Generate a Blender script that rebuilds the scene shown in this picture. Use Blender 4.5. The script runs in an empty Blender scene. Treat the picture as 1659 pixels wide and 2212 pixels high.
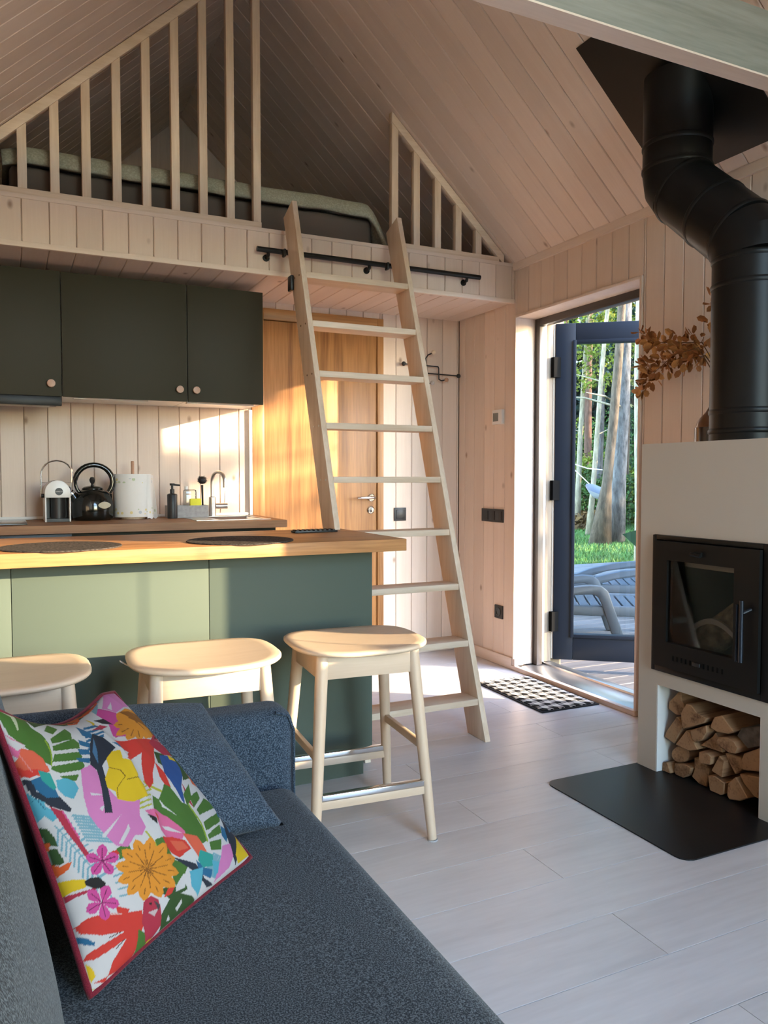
import bpy, bmesh, math, random
import numpy as np
from mathutils import Vector, Matrix

S = bpy.context.scene
COL = S.collection
random.seed(7)
rng = np.random.default_rng(7)

# ------------------------------------------------------------------ camera
CAM_H, F_PX, PITCH, YAW = 1.16, 1690.6, 0.04453, 0.447428
cam_d = bpy.data.cameras.new('camera')
cam = bpy.data.objects.new('camera', cam_d); COL.objects.link(cam)
cam_d.sensor_fit = 'HORIZONTAL'; cam_d.sensor_width = 36.0
cam_d.lens = 36.0 * F_PX / 1659.0
cam_d.clip_start = 0.02; cam_d.clip_end = 400
cam.location = (0, 0, CAM_H)
cam.rotation_euler = (math.pi / 2 - PITCH, 0, -YAW)
S.camera = cam

# ------------------------------------------------------------------ world, sun, exposure
S.view_settings.view_transform = 'Standard'
S.view_settings.look = 'None'
S.view_settings.gamma = 1.0
S.view_settings.use_curve_mapping = False
S.view_settings.exposure = 0.08
SKY_STRENGTH = 3.7
SUN_STRENGTH = 25.0
SUN_COLOR = (1.0, 0.765, 0.50)
world = bpy.data.worlds.new('world'); S.world = world
world.use_nodes = True
wn = world.node_tree.nodes; wl = world.node_tree.links
bgn = wn['Background']
sky = wn.new('ShaderNodeTexSky'); sky.sky_type = 'NISHITA'
sky.sun_disc = False; sky.sun_elevation = math.radians(22); sky.sun_rotation = math.radians(130)
sky.air_density = 1.0; sky.dust_density = 0.6; sky.ozone_density = 2.0
wl.new(sky.outputs[0], bgn.inputs[0]); bgn.inputs[1].default_value = SKY_STRENGTH
SUN_DIR = Vector((-1.33, 1.0, -0.355)).normalized()
sun_d = bpy.data.lights.new('sun', 'SUN'); sun_d.energy = SUN_STRENGTH; sun_d.color = SUN_COLOR
sun_d.angle = math.radians(0.55)
sun = bpy.data.objects.new('sun', sun_d); COL.objects.link(sun)
sun.rotation_euler = SUN_DIR.to_track_quat('-Z', 'Y').to_euler(); sun.location = (9, -7, 6)

S.cycles.use_denoising = True
try: S.cycles.denoiser = 'OPENIMAGEDENOISE'
except Exception: pass
S.cycles.max_bounces = 9; S.cycles.diffuse_bounces = 6; S.cycles.glossy_bounces = 4
S.cycles.transparent_max_bounces = 12; S.cycles.transmission_bounces = 6
S.cycles.caustics_reflective = False; S.cycles.caustics_refractive = False
S.cycles.sample_clamp_indirect = 6.0

# ------------------------------------------------------------------ room dimensions (metres)
XL, XR = -0.33, 2.73          # left / right wall
YB, YF = 4.53, 3.90           # back wall under the loft / loft edge
Y0, YG = -1.8, 6.0            # front gable behind the camera / far gable in the loft
EAVE, SL = 2.40, 0.93         # eaves height, roof slope
RX = 1.2; RZ = EAVE + SL * (XR - RX)
NRM = math.hypot(1, SL); CS, SN = 1 / NRM, SL / NRM
SOF, LOFT = 2.195, 2.42
DY0, DY1, DZ = 2.865, 3.87, 2.10    # terrace door opening
def roofz(x): return EAVE + SL * (XR - x) if x > RX else EAVE + SL * (x - XL)

# portals: help the renderer find the daylight coming through the real openings
def portal(loc, rot, sx, sy):
    d = bpy.data.lights.new('window_portal', 'AREA'); d.shape = 'RECTANGLE'; d.size = sx; d.size_y = sy
    d.cycles.is_portal = True
    o = bpy.data.objects.new('window_portal', d); COL.objects.link(o); o.location = loc; o.rotation_euler = rot
portal((1.5, Y0 - 0.22, 1.75), (math.radians(90), 0, 0), 2.0, 3.5)
portal((XR + 0.26, -0.95, 1.08), (0, math.radians(90), 0), 2.1, 1.65)
portal((XR + 0.26, 0.727, 1.37), (0, math.radians(90), 0), 1.4, 0.9)
portal((XR + 0.26, 3.37, 1.05), (0, math.radians(90), 0), 2.1, 1.05)

# ------------------------------------------------------------------ helpers
class MB:
    """collects geometry for ONE mesh"""
    def __init__(s): s.v = []; s.f = []; s.uv = None
    def add(s, vs, fs):
        n = len(s.v); s.v += [tuple(map(float, p)) for p in vs]; s.f += [tuple(i + n for i in f) for f in fs]; return s
    def box(s, x0, x1, y0, y1, z0, z1):
        return s.add([(x0,y0,z0),(x1,y0,z0),(x1,y1,z0),(x0,y1,z0),(x0,y0,z1),(x1,y0,z1),(x1,y1,z1),(x0,y1,z1)],
                     [(0,3,2,1),(4,5,6,7),(0,1,5,4),(1,2,6,5),(2,3,7,6),(3,0,4,7)])
    def obox(s, M, sx, sy, sz):
        p = [M @ Vector((a*sx/2, b*sy/2, c*sz/2)) for a, b, c in
             ((-1,-1,-1),(1,-1,-1),(1,1,-1),(-1,1,-1),(-1,-1,1),(1,-1,1),(1,1,1),(-1,1,1))]
        return s.add(p, [(0,3,2,1),(4,5,6,7),(0,1,5,4),(1,2,6,5),(2,3,7,6),(3,0,4,7)])
    def prism(s, poly, ext, cap=True):
        """poly: 3D points, ext: vector"""
        n = len(poly); e = Vector(ext); P = [Vector(p) for p in poly]
        fs = [(i, (i+1) % n, n+(i+1) % n, n+i) for i in range(n)]
        if cap: fs += [tuple(range(n))[::-1], tuple(range(n, 2*n))]
        return s.add(P + [p + e for p in P], fs)
    def tube(s, path, r, seg=10, cap=True, closed=False):
        P = [Vector(p) for p in path]; n = len(P)
        R = r if isinstance(r, (list, tuple)) else [r]*n
        rings = []; up = None
        for i, p in enumerate(P):
            if closed: t = (P[(i+1) % n] - P[i-1])
            else:
                a = (P[i] - P[i-1]).normalized() if i else (P[1]-P[0]).normalized()
                b = (P[i+1] - P[i]).normalized() if i < n-1 else a
                t = a + b
            t.normalize()
            if up is None:
                up = t.orthogonal().normalized()
            up = (up - t*up.dot(t)).normalized(); w = t.cross(up)
            k = 1.0
            if not closed and 0 < i < n-1:
                c = max(0.35, ((P[i]-P[i-1]).normalized()).dot(t)); k = 1/c
            bend = ((P[i+1]-P[i]).normalized() - (P[i]-P[i-1]).normalized()) if (0 < i < n-1 and not closed) else Vector((0,0,0))
            bl = bend.length
            ring = []
            for j in range(seg):
                ang = 2*math.pi*j/seg; d = up*math.cos(ang) + w*math.sin(ang)
                if bl > 1e-4:
                    bd = bend/bl; d = d + bd*(d.dot(bd))*(k-1)
                ring.append(p + d*R[i])
            rings.append(ring)
        vs = [q for rg in rings for q in rg]; fs = []
        m = n if closed else n-1
        for i in range(m):
            for j in range(seg):
                a, b = i*seg+j, i*seg+(j+1) % seg
                c, d = ((i+1) % n)*seg+(j+1) % seg, ((i+1) % n)*seg+j
                fs.append((a, b, c, d))
        if cap and not closed:
            fs.append(tuple(range(seg))[::-1]); fs.append(tuple((n-1)*seg+j for j in range(seg)))
        return s.add(vs, fs)
    def lathe(s, prof, o=(0,0,0), seg=24, axis='z', cap=True):
        """prof: [(r, h)], revolved around axis through o"""
        vs = []; fs = []
        for r, h in prof:
            for j in range(seg):
                a = 2*math.pi*j/seg; c, d = r*math.cos(a), r*math.sin(a)
                p = {'z': (c, d, h), 'x': (h, c, d), 'y': (d, h, c)}[axis]
                vs.append((o[0]+p[0], o[1]+p[1], o[2]+p[2]))
        n = len(prof)
        for i in range(n-1):
            for j in range(seg):
                fs.append((i*seg+j, i*seg+(j+1) % seg, (i+1)*seg+(j+1) % seg, (i+1)*seg+j))
        if cap:
            fs.append(tuple(range(seg))[::-1]); fs.append(tuple((n-1)*seg+j for j in range(seg)))
        return s.add(vs, fs)
    def ball(s, c, rx, ry=None, rz=None, seg=14, rings=8):
        ry = ry or rx; rz = rz or rx
        vs = [(c[0], c[1], c[2]-rz)]; fs = []
        for i in range(1, rings):
            t = math.pi*i/rings - math.pi/2
            for j in range(seg):
                a = 2*math.pi*j/seg
                vs.append((c[0]+rx*math.cos(t)*math.cos(a), c[1]+ry*math.cos(t)*math.sin(a), c[2]+rz*math.sin(t)))
        vs.append((c[0], c[1], c[2]+rz)); L = len(vs)-1
        for j in range(seg): fs.append((0, 1+(j+1) % seg, 1+j))
        for i in range(rings-2):
            for j in range(seg):
                a = 1+i*seg+j; b = 1+i*seg+(j+1) % seg
                fs.append((a, b, b+seg, a+seg))
        for j in range(seg): fs.append((L, L-seg+j, L-seg+(j+1) % seg))
        return s.add(vs, fs)
    def grid(s, fn, nu, nv):
        vs = [fn(i/nu, j/nv) for j in range(nv+1) for i in range(nu+1)]; fs = []
        for j in range(nv):
            for i in range(nu):
                a = j*(nu+1)+i; fs.append((a, a+1, a+nu+2, a+nu+1))
        return s.add(vs, fs)

def worldloc(o):
    p = Vector((0,0,0))
    while o: p += o.location; o = o.parent
    return p
def obj(name, mb, m, parent=None, bevel=0, seg=2, smooth=False, sub=0, angle=35, world=True):
    """link the collected geometry as ONE mesh object (points in world coordinates)"""
    me = bpy.data.meshes.new(name); off = worldloc(parent) if (parent and world) else Vector((0,0,0))
    me.from_pydata([(v[0]-off.x, v[1]-off.y, v[2]-off.z) for v in mb.v], [], mb.f); me.update()
    bm = bmesh.new(); bm.from_mesh(me); bmesh.ops.recalc_face_normals(bm, faces=bm.faces)
    if bevel:
        es = [e for e in bm.edges if len(e.link_faces) == 2 and e.calc_face_angle() > math.radians(25)]
        bmesh.ops.bevel(bm, geom=es, offset=bevel, segments=seg, profile=0.5, affect='EDGES', clamp_overlap=True)
    bm.to_mesh(me); bm.free()
    if smooth or bevel:
        me.polygons.foreach_set('use_smooth', [True]*len(me.polygons))
        me.set_sharp_from_angle(angle=math.radians(angle))
    if m: me.materials.append(m)
    o = bpy.data.objects.new(name, me); COL.objects.link(o)
    if parent: o.parent = parent
    if sub:
        md = o.modifiers.new('subdivision', 'SUBSURF'); md.levels = sub; md.render_levels = sub
    return o
def tag(o, label=None, cat=None, group=None, kind=None):
    if label: o['label'] = label
    if cat: o['category'] = cat
    if group: o['group'] = group
    if kind: o['kind'] = kind
    return o
def thing(name, label, cat, loc=(0,0,0), rz=0, group=None):
    o = bpy.data.objects.new(name, None); COL.objects.link(o); o.empty_display_size = 0.05
    o.location = loc; o.rotation_euler = (0, 0, rz)
    return tag(o, label, cat, group)
def struct(name, mb, m, **k):
    return tag(obj(name, mb, m, **k), kind='structure')
def copy_tree(o, parent=None):
    c = o.copy(); COL.objects.link(c)
    if parent: c.parent = parent
    for ch in list(o.children): copy_tree(ch, c)
    return c

# ------------------------------------------------------------------ materials
def new_mat(name):
    m = bpy.data.materials.new(name); m.use_nodes = True
    n = m.node_tree.nodes; return m, n, m.node_tree.links, n['Principled BSDF']
def plain(name, c, rough=0.5, metal=0.0, spec=0.5, noise=0.0, nscale=40, bump=0.0, bscale=200, coat=0.0):
    m, n, l, b = new_mat(name)
    b.inputs['Base Color'].default_value = (*c, 1); b.inputs['Roughness'].default_value = rough
    b.inputs['Metallic'].default_value = metal; b.inputs['Specular IOR Level'].default_value = spec
    b.inputs['Coat Weight'].default_value = coat
    tc = n.new('ShaderNodeTexCoord')
    if noise:
        t = n.new('ShaderNodeTexNoise'); t.inputs['Scale'].default_value = nscale; t.inputs['Detail'].default_value = 4
        r = n.new('ShaderNodeValToRGB')
        r.color_ramp.elements[0].position = 0.3; r.color_ramp.elements[1].position = 0.7
        r.color_ramp.elements[0].color = (*[max(0, x*(1-noise)) for x in c], 1)
        r.color_ramp.elements[1].color = (*[min(1, x*(1+noise)) for x in c], 1)
        l.new(tc.outputs['Object'], t.inputs['Vector']); l.new(t.outputs[0], r.inputs[0]); l.new(r.outputs[0], b.inputs['Base Color'])
    if bump:
        t = n.new('ShaderNodeTexNoise'); t.inputs['Scale'].default_value = bscale; t.inputs['Detail'].default_value = 3
        u = n.new('ShaderNodeBump'); u.inputs['Strength'].default_value = bump; u.inputs['Distance'].default_value = 0.002
        l.new(tc.outputs['Object'], t.inputs['Vector']); l.new(t.outputs[0], u.inputs['Height']); l.new(u.outputs[0], b.inputs['Normal'])
    return m
def wood(name, c1, c2, axis=0, rough=0.5, grain=1.0, knots=0.0, knot_c=(0.25,0.13,0.07), spec=0.4, stretch=14, gscale=9, vary=0.06, bump=0.08):
    """grain running along object axis 0/1/2; every object gets its own offset and slight tint"""
    m, n, l, b = new_mat(name)
    tc = n.new('ShaderNodeTexCoord'); oi = n.new('ShaderNodeObjectInfo')
    mu = n.new('ShaderNodeMath'); mu.operation = 'MULTIPLY'; mu.inputs[1].default_value = 37.0
    l.new(oi.outputs['Random'], mu.inputs[0])
    ad = n.new('ShaderNodeVectorMath'); ad.operation = 'ADD'
    l.new(tc.outputs['Object'], ad.inputs[0]); l.new(mu.outputs[0], ad.inputs[1])
    mp = n.new('ShaderNodeMapping'); sc = [1.0, 1.0, 1.0]; sc[axis] = 1/stretch
    mp.inputs['Scale'].default_value = sc; l.new(ad.outputs[0], mp.inputs[0])
    # slow wander of the grain, then fine lines
    t = n.new('ShaderNodeTexNoise'); t.inputs['Scale'].default_value = gscale; t.inputs['Detail'].default_value = 3; t.inputs['Distortion'].default_value = 0.6
    l.new(mp.outputs[0], t.inputs['Vector'])
    wv = n.new('ShaderNodeMath'); wv.operation = 'MULTIPLY'; wv.inputs[1].default_value = 16.0; l.new(t.outputs[0], wv.inputs[0])
    sn = n.new('ShaderNodeMath'); sn.operation = 'SINE'; l.new(wv.outputs[0], sn.inputs[0])
    t2 = n.new('ShaderNodeTexNoise'); t2.inputs['Scale'].default_value = gscale*14; t2.inputs['Detail'].default_value = 2; l.new(mp.outputs[0], t2.inputs['Vector'])
    ma = n.new('ShaderNodeMath'); ma.operation = 'MULTIPLY_ADD'; ma.inputs[1].default_value = 0.22*grain; ma.inputs[2].default_value = 0.0
    l.new(sn.outputs[0], ma.inputs[0])
    mb_ = n.new('ShaderNodeMath'); mb_.operation = 'MULTIPLY_ADD'; mb_.inputs[1].default_value = 0.9*grain
    l.new(t2.outputs[0], mb_.inputs[0]); l.new(ma.outputs[0], mb_.inputs[2])
    r = n.new('ShaderNodeValToRGB'); r.color_ramp.elements[0].color = (*c1, 1); r.color_ramp.elements[1].color = (*c2, 1)
    r.color_ramp.elements[0].position = 0.1; r.color_ramp.elements[1].position = 0.85
    l.new(mb_.outputs[0], r.inputs[0]); out = r.outputs[0]
    if knots:
        mk = n.new('ShaderNodeMapping'); sk = [1.0, 1.0, 1.0]; sk[axis] = 0.6
        mk.inputs['Scale'].default_value = sk; l.new(ad.outputs[0], mk.inputs[0])
        vo = n.new('ShaderNodeTexVoronoi'); vo.inputs['Scale'].default_value = 7.0; l.new(mk.outputs[0], vo.inputs['Vector'])
        kr = n.new('ShaderNodeValToRGB'); kr.color_ramp.elements[0].position = 0.03; kr.color_ramp.elements[1].position = 0.11
        kr.color_ramp.elements[0].color = (knots,)*3 + (1,); kr.color_ramp.elements[1].color = (0, 0, 0, 1)
        l.new(vo.outputs['Distance'], kr.inputs[0])
        mx = n.new('ShaderNodeMix'); mx.data_type = 'RGBA'; mx.inputs[7].default_value = (*knot_c, 1)
        l.new(kr.outputs[0], mx.inputs[0]); l.new(out, mx.inputs[6]); out = mx.outputs[2]
    hs = n.new('ShaderNodeHueSaturation')
    mr = n.new('ShaderNodeMapRange'); mr.inputs[3].default_value = 1-vary; mr.inputs[4].default_value = 1+vary
    l.new(oi.outputs['Random'], mr.inputs[0]); l.new(mr.outputs[0], hs.inputs['Value']); l.new(out, hs.inputs['Color'])
    l.new(hs.outputs[0], b.inputs['Base Color'])
    b.inputs['Roughness'].default_value = rough; b.inputs['Specular IOR Level'].default_value = spec
    if bump:
        u = n.new('ShaderNodeBump'); u.inputs['Strength'].default_value = bump; u.inputs['Distance'].default_value = 0.001
        l.new(mb_.outputs[0], u.inputs['Height']); l.new(u.outputs[0], b.inputs['Normal'])
    return m
def glass(name, tint=(0.96, 0.98, 0.97), refl=1.0):
    m, n, l, b = new_mat(name); n.remove(b)
    tr = n.new('ShaderNodeBsdfTransparent'); tr.inputs[0].default_value = (*tint, 1)
    gl = n.new('ShaderNodeBsdfGlossy'); gl.inputs['Roughness'].default_value = 0.02
    fr = n.new('ShaderNodeFresnel'); fr.inputs[0].default_value = 1.45
    mu = n.new('ShaderNodeMath'); mu.operation = 'MULTIPLY'; mu.inputs[1].default_value = refl; l.new(fr.outputs[0], mu.inputs[0])
    mx = n.new('ShaderNodeMixShader'); l.new(mu.outputs[0], mx.inputs[0]); l.new(tr.outputs[0], mx.inputs[1]); l.new(gl.outputs[0], mx.inputs[2])
    l.new(mx.outputs[0], n['Material Output'].inputs[0]); return m
def fabric(name, c1, c2, scale=450, rough=0.95, bump=0.5):
    m, n, l, b = new_mat(name)
    tc = n.new('ShaderNodeTexCoord')
    t = n.new('ShaderNodeTexNoise'); t.inputs['Scale'].default_value = scale; t.inputs['Detail'].default_value = 2
    r = n.new('ShaderNodeValToRGB'); r.color_ramp.elements[0].position = 0.42; r.color_ramp.elements[1].position = 0.68
    r.color_ramp.elements[0].color = (*c1, 1); r.color_ramp.elements[1].color = (*c2, 1)
    l.new(tc.outputs['Object'], t.inputs['Vector']); l.new(t.outputs[0], r.inputs[0]); l.new(r.outputs[0], b.inputs['Base Color'])
    u = n.new('ShaderNodeBump'); u.inputs['Strength'].default_value = bump; u.inputs['Distance'].default_value = 0.002
    l.new(t.outputs[0], u.inputs['Height']); l.new(u.outputs[0], b.inputs['Normal'])
    b.inputs['Roughness'].default_value = rough; b.inputs['Specular IOR Level'].default_value = 0.15
    b.inputs['Sheen Weight'].default_value = 0.06; b.inputs['Sheen Roughness'].default_value = 0.5
    return m
M = {}
PW1, PW2 = (0.685, 0.55, 0.458), (0.81, 0.69, 0.59)
M['board'] = wood('whitewashed_pine', PW1, PW2, 0, 0.55, 0.36, 0.9, (0.33, 0.215, 0.155), stretch=18)
M['whitewood_x'] = wood('whitewashed_trim_x', PW1, PW2, 0, 0.5, 0.6)
M['whitewood_y'] = wood('whitewashed_trim_y', PW1, PW2, 1, 0.5, 0.6)
M['whitewood_z'] = wood('whitewashed_trim_z', PW1, PW2, 2, 0.5, 0.6)
M['backing'] = plain('tongue_and_groove_backing', (0.22, 0.155, 0.12), 0.9)
M['beam'] = wood('stained_tie_beam', (0.205, 0.205, 0.175), (0.29, 0.285, 0.25), 0, 0.6, 1.0, 0.4, (0.18, 0.17, 0.14))
M['pine_z'] = wood('raw_pine_z', (0.60, 0.45, 0.32), (0.73, 0.59, 0.46), 2, 0.5, 1.0)
M['pine_x'] = wood('raw_pine_x', (0.60, 0.45, 0.32), (0.73, 0.59, 0.46), 0, 0.5, 1.0)
M['oak_z'] = wood('oak_veneer_z', (0.20, 0.088, 0.028), (0.42, 0.200, 0.070), 2, 0.42, 1.0, stretch=26, gscale=9)
M['oak_x'] = wood('oak_veneer_x', (0.20, 0.088, 0.028), (0.42, 0.200, 0.070), 0, 0.42, 1.2, stretch=22, gscale=7)
M['counter'] = wood('oak_worktop', (0.28, 0.118, 0.042), (0.50, 0.245, 0.098), 0, 0.45, 1.1, stretch=16, gscale=8)
M['counter_dark'] = wood('walnut_worktop', (0.20, 0.085, 0.033), (0.33, 0.16, 0.068), 0, 0.5, 1.1, stretch=16, gscale=8)
M['floor'] = wood('pale_grey_laminate', (0.555, 0.53, 0.52), (0.69, 0.67, 0.66), 0, 0.34, 0.7, 0.10, (0.46, 0.40, 0.37), spec=0.5, stretch=9, gscale=5, vary=0.035, bump=0.03)
M['birch'] = wood('birch_stool', (0.54, 0.405, 0.29), (0.65, 0.51, 0.385), 0, 0.4, 0.5)
M['birch_z'] = wood('birch_stool_z', (0.54, 0.405, 0.29), (0.65, 0.51, 0.385), 2, 0.4, 0.5)
M['green_upper'] = plain('olive_grey_lacquer', (0.044, 0.040, 0.026), 0.55, spec=0.15)
M['green_bar'] = plain('sage_grey_lacquer', (0.088, 0.110, 0.090), 0.55, spec=0.10)
M['white'] = plain('white_paint', (0.72, 0.70, 0.67), 0.6)
M['plaster'] = plain('beige_plaster', (0.53, 0.485, 0.42), 0.85, bump=0.05, bscale=300)
M['whitelac'] = plain('white_lacquer', (0.78, 0.76, 0.73), 0.35)
M['black'] = plain('black_steel', (0.008, 0.0075, 0.007), 0.42, spec=0.25)
M['blackpaint'] = plain('matt_black_flue_paint', (0.005, 0.005, 0.005), 0.40, spec=0.25)
M['blackplate'] = plain('black_sheet_steel', (0.008, 0.008, 0.008), 0.40, spec=0.28)
M['blackmat'] = plain('black_plastic', (0.012, 0.012, 0.013), 0.45)
M['gloss_black'] = plain('black_enamel', (0.006, 0.007, 0.006), 0.12, spec=0.6)
M['steel'] = plain('brushed_steel', (0.62, 0.61, 0.60), 0.28, 1.0)
M['chrome'] = plain('chrome', (0.78, 0.78, 0.78), 0.12, 1.0)
M['anthracite'] = plain('anthracite_door_frame', (0.008, 0.012, 0.020), 0.5, spec=0.22)
M['frame_dark'] = plain('dark_brown_frame', (0.05, 0.042, 0.038), 0.4)
M['frame_white'] = plain('pale_frame_rebate', (0.62, 0.65, 0.70), 0.4)
M['alu'] = plain('aluminium_threshold', (0.55, 0.56, 0.58), 0.3, 0.9)
M['glass'] = glass('window_glass')
M['glass_stove'] = glass('stove_glass', (0.92, 0.90, 0.87), 1.1)
M['sofa'] = fabric('blue_grey_weave', (0.010, 0.016, 0.024), (0.092, 0.116, 0.137), 430)
M['sofa2'] = fabric('blue_weave_cushion', (0.010, 0.018, 0.031), (0.072, 0.098, 0.130), 430)
M['piping_red'] = fabric('dark_red_piping', (0.055, 0.003, 0.009), (0.10, 0.007, 0.017), 900, bump=0.2)
M['copper'] = wood('turned_wood_knob', (0.42, 0.23, 0.14), (0.56, 0.34, 0.23), 1, 0.4, 0.5)
M['log'] = wood('split_birch_log', (0.13, 0.062, 0.028), (0.36, 0.205, 0.105), 0, 0.85, 1.4, bump=0.4)
M['bark_log'] = plain('birch_bark', (0.30, 0.235, 0.165), 0.9, noise=0.6, nscale=25, bump=0.5, bscale=60)
M['placemat'] = plain('woven_dark_placemat', (0.060, 0.050, 0.045), 0.9, spec=0.1, noise=0.8, nscale=120, bump=0.8, bscale=140)
M['hinge'] = plain('matt_black_hinge', (.006, .006, .006), .9, spec=.05)
M['felt'] = plain('grey_felt', (0.4, 0.4, 0.41), 0.9)
M['mattress'] = plain('taupe_mattress_cover', (0.13, 0.095, 0.075), 0.9, bump=0.1)
M['duvet'] = fabric('sage_linen_duvet', (0.30, 0.29, 0.22), (0.40, 0.385, 0.30), 120, bump=0.2)
M['paper'] = plain('kitchen_paper', (0.80, 0.79, 0.76), 0.9, bump=0.3, bscale=90)
M['yellow'] = plain('yellow_sponge', (0.75, 0.72, 0.06), 0.9, bump=0.3)
M['greycon'] = plain('grey_caddy', (0.34, 0.32, 0.31), 0.7, noise=0.15, nscale=60)
M['cream'] = plain('cream_badge', (0.50, 0.44, 0.31), 0.4)
M['leafdry'] = plain('dried_leaf', (0.40, 0.165, 0.050), 0.7, noise=0.45, nscale=18)
M['leafdry2'] = plain('dried_leaf_pale', (0.55, 0.29, 0.095), 0.7, noise=0.4, nscale=18)
M['stem'] = plain('dried_stem', (0.16, 0.08, 0.035), 0.8)
M['amber'] = plain('amber_glazed_ceramic', (0.16, 0.062, 0.022), 0.3, coat=0.4)
M['darkglaze'] = plain('dark_brown_glaze', (0.035, 0.017, 0.012), 0.2, coat=0.5)
M['lcd'] = plain('lcd_screen', (0.14, 0.14, 0.12), 0.2)
M['vermiculite'] = plain('firebrick_lining', (0.20, 0.17, 0.14), 0.95)
M['retainer'] = plain('pale_log_retainer', (0.45, 0.40, 0.36), 0.6)
M['deck'] = wood('weathered_decking', (0.085, 0.078, 0.074), (0.15, 0.138, 0.13), 0, 0.75, 1.0)
M['lounger'] = plain('grey_resin', (0.045, 0.058, 0.072), 0.55, spec=0.25)
M['cladding'] = wood('timber_cladding', (0.15, 0.12, 0.09), (0.22, 0.18, 0.14), 2, 0.8)
# ================================================================== THE SETTING
_board_cache = {}
def board_mesh(L, w, t=0.014, ch=0.0038, gap=0.0018, mat='board', name='board'):
    key = (round(L, 4), round(w, 4), t, mat)
    if key in _board_cache: return _board_cache[key]
    a, b = gap/2, w-gap/2
    pr_ = [(a, -t), (b, -t), (b, -ch), (b-ch, 0), (a+ch, 0), (a, -ch)]
    vs = [(0, y, z) for y, z in pr_] + [(L, y, z) for y, z in pr_]
    fs = [(i, (i+1) % 6, 6+(i+1) % 6, 6+i) for i in range(6)] + [tuple(range(6))[::-1], tuple(range(6, 12))]
    me = bpy.data.meshes.new(name); me.from_pydata(vs, [], fs); me.update()
    bm = bmesh.new(); bm.from_mesh(me); bmesh.ops.recalc_face_normals(bm, faces=bm.faces); bm.to_mesh(me); bm.free()
    me.materials.append(M[mat]); _board_cache[key] = me; return me
def put_board(parent, X, Z, o, L, w, name='board', **k):
    X, Z = Vector(X).normalized(), Vector(Z).normalized(); Y = Z.cross(X)
    ob = bpy.data.objects.new(name, board_mesh(L, w, **k)); COL.objects.link(ob); ob.parent = parent
    ob.matrix_basis = Matrix(((X.x, Y.x, Z.x, o[0]), (X.y, Y.y, Z.y, o[1]), (X.z, Y.z, Z.z, o[2]), (0, 0, 0, 1)))
    return ob
BW = 0.1147

# ---- floor
floor = struct('floor', MB().box(XL-0.25, XR+0.25, Y0-0.25, YB+0.05, -0.16, -0.011), M['backing'])
y = 1.373 - 0.2*16; k = 0
while y < YB:
    ya, yb = max(y, Y0), min(y+0.2, YB)
    if yb - ya > 0.01:
        # joints alternate row by row
        x = (1.428 if (k % 2 == 0) else 2.22) - 1.56*3
        while x < XR:
            xa, xb = max(x, XL), min(x+1.56, XR)
            if xb-xa > 0.01:
                put_board(floor, (1, 0, 0), (0, 0, 1), (xa, ya, 0), xb-xa-0.0018, yb-ya, 'plank', t=0.0105, ch=0.0005, gap=0.0016, mat='floor')
            x += 1.56
    y += 0.2; k += 1

# ---- right wall with terrace door and two windows towards the camera
WIN2 = (0.87, 1.185, 0.66, 2.05); WIN3 = (0.26, 0.87, 1.08, 2.05); WIN4 = (-1.75, -0.15, 0.03, 2.10)
wr = MB()
XO = XR + 0.24
def wall_x(mb, x0, x1, ya, yb, z0, z1, holes):
    ys = sorted({ya, yb, *[h[0] for h in holes], *[h[1] for h in holes]})
    for a, b in zip(ys[:-1], ys[1:]):
        zs = [(z0, z1)]
        for h in holes:
            if h[0] <= a and b <= h[1]:
                zs = [(max(z0, p), min(z1, q)) for s0, s1 in zs for p, q in ((s0, min(s1, h[2])), (max(s0, h[3]), s1)) if q-p > 1e-4]
        for p, q in zs: mb.box(x0, x1, a, b, p, q)
HOLES = [(DY0-0.02, DY1+0.02, -0.2, DZ+0.02), WIN2, WIN3, WIN4]
wall_x(wr, XR+0.0135, XO, Y0-0.2, YG+0.2, -0.16, EAVE+0.16, HOLES)
wall_right = struct('wall_right', wr, M['backing'])
def span_boards(a, b, phase, w=BW):
    k = math.floor((a-phase)/w); y = phase + k*w
    while y < b-1e-4:
        p, q = max(a, y), min(b, y+w)
        if q-p > 0.006: yield p, q
        y += w
cuts = [(DY0-0.016, DY1+0.014, 0.0, DZ+0.016), (WIN2[0]-.01, WIN2[1]+.01, WIN2[2]-.01, WIN2[3]+.01), (WIN3[0]-.01, WIN3[1]+.01, WIN3[2]-.01, WIN3[3]+.01), (WIN4[0]-.01, WIN4[1]+.01, WIN4[2]-.01, WIN4[3]+.01)]
for p, q in span_boards(Y0, YB, 2.489, 0.1155):
    ys = sorted({p, q, *[c for h in cuts for c in h[:2] if p < c < q]})
    for a, b in zip(ys[:-1], ys[1:]):
        if b-a < 0.006: continue
        h = next((h for h in cuts if h[0] <= a+1e-5 and b <= h[1]+1e-5), None)
        segs = [(0.0, EAVE)] if h is None else [(0.0, h[2]), (h[3], EAVE)]
        for z0, z1 in segs:
            if z1-z0 > 0.02: put_board(wall_right, (0, 0, 1), (-1, 0, 0), (XR, a, z0), z1-z0, b-a)
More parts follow.
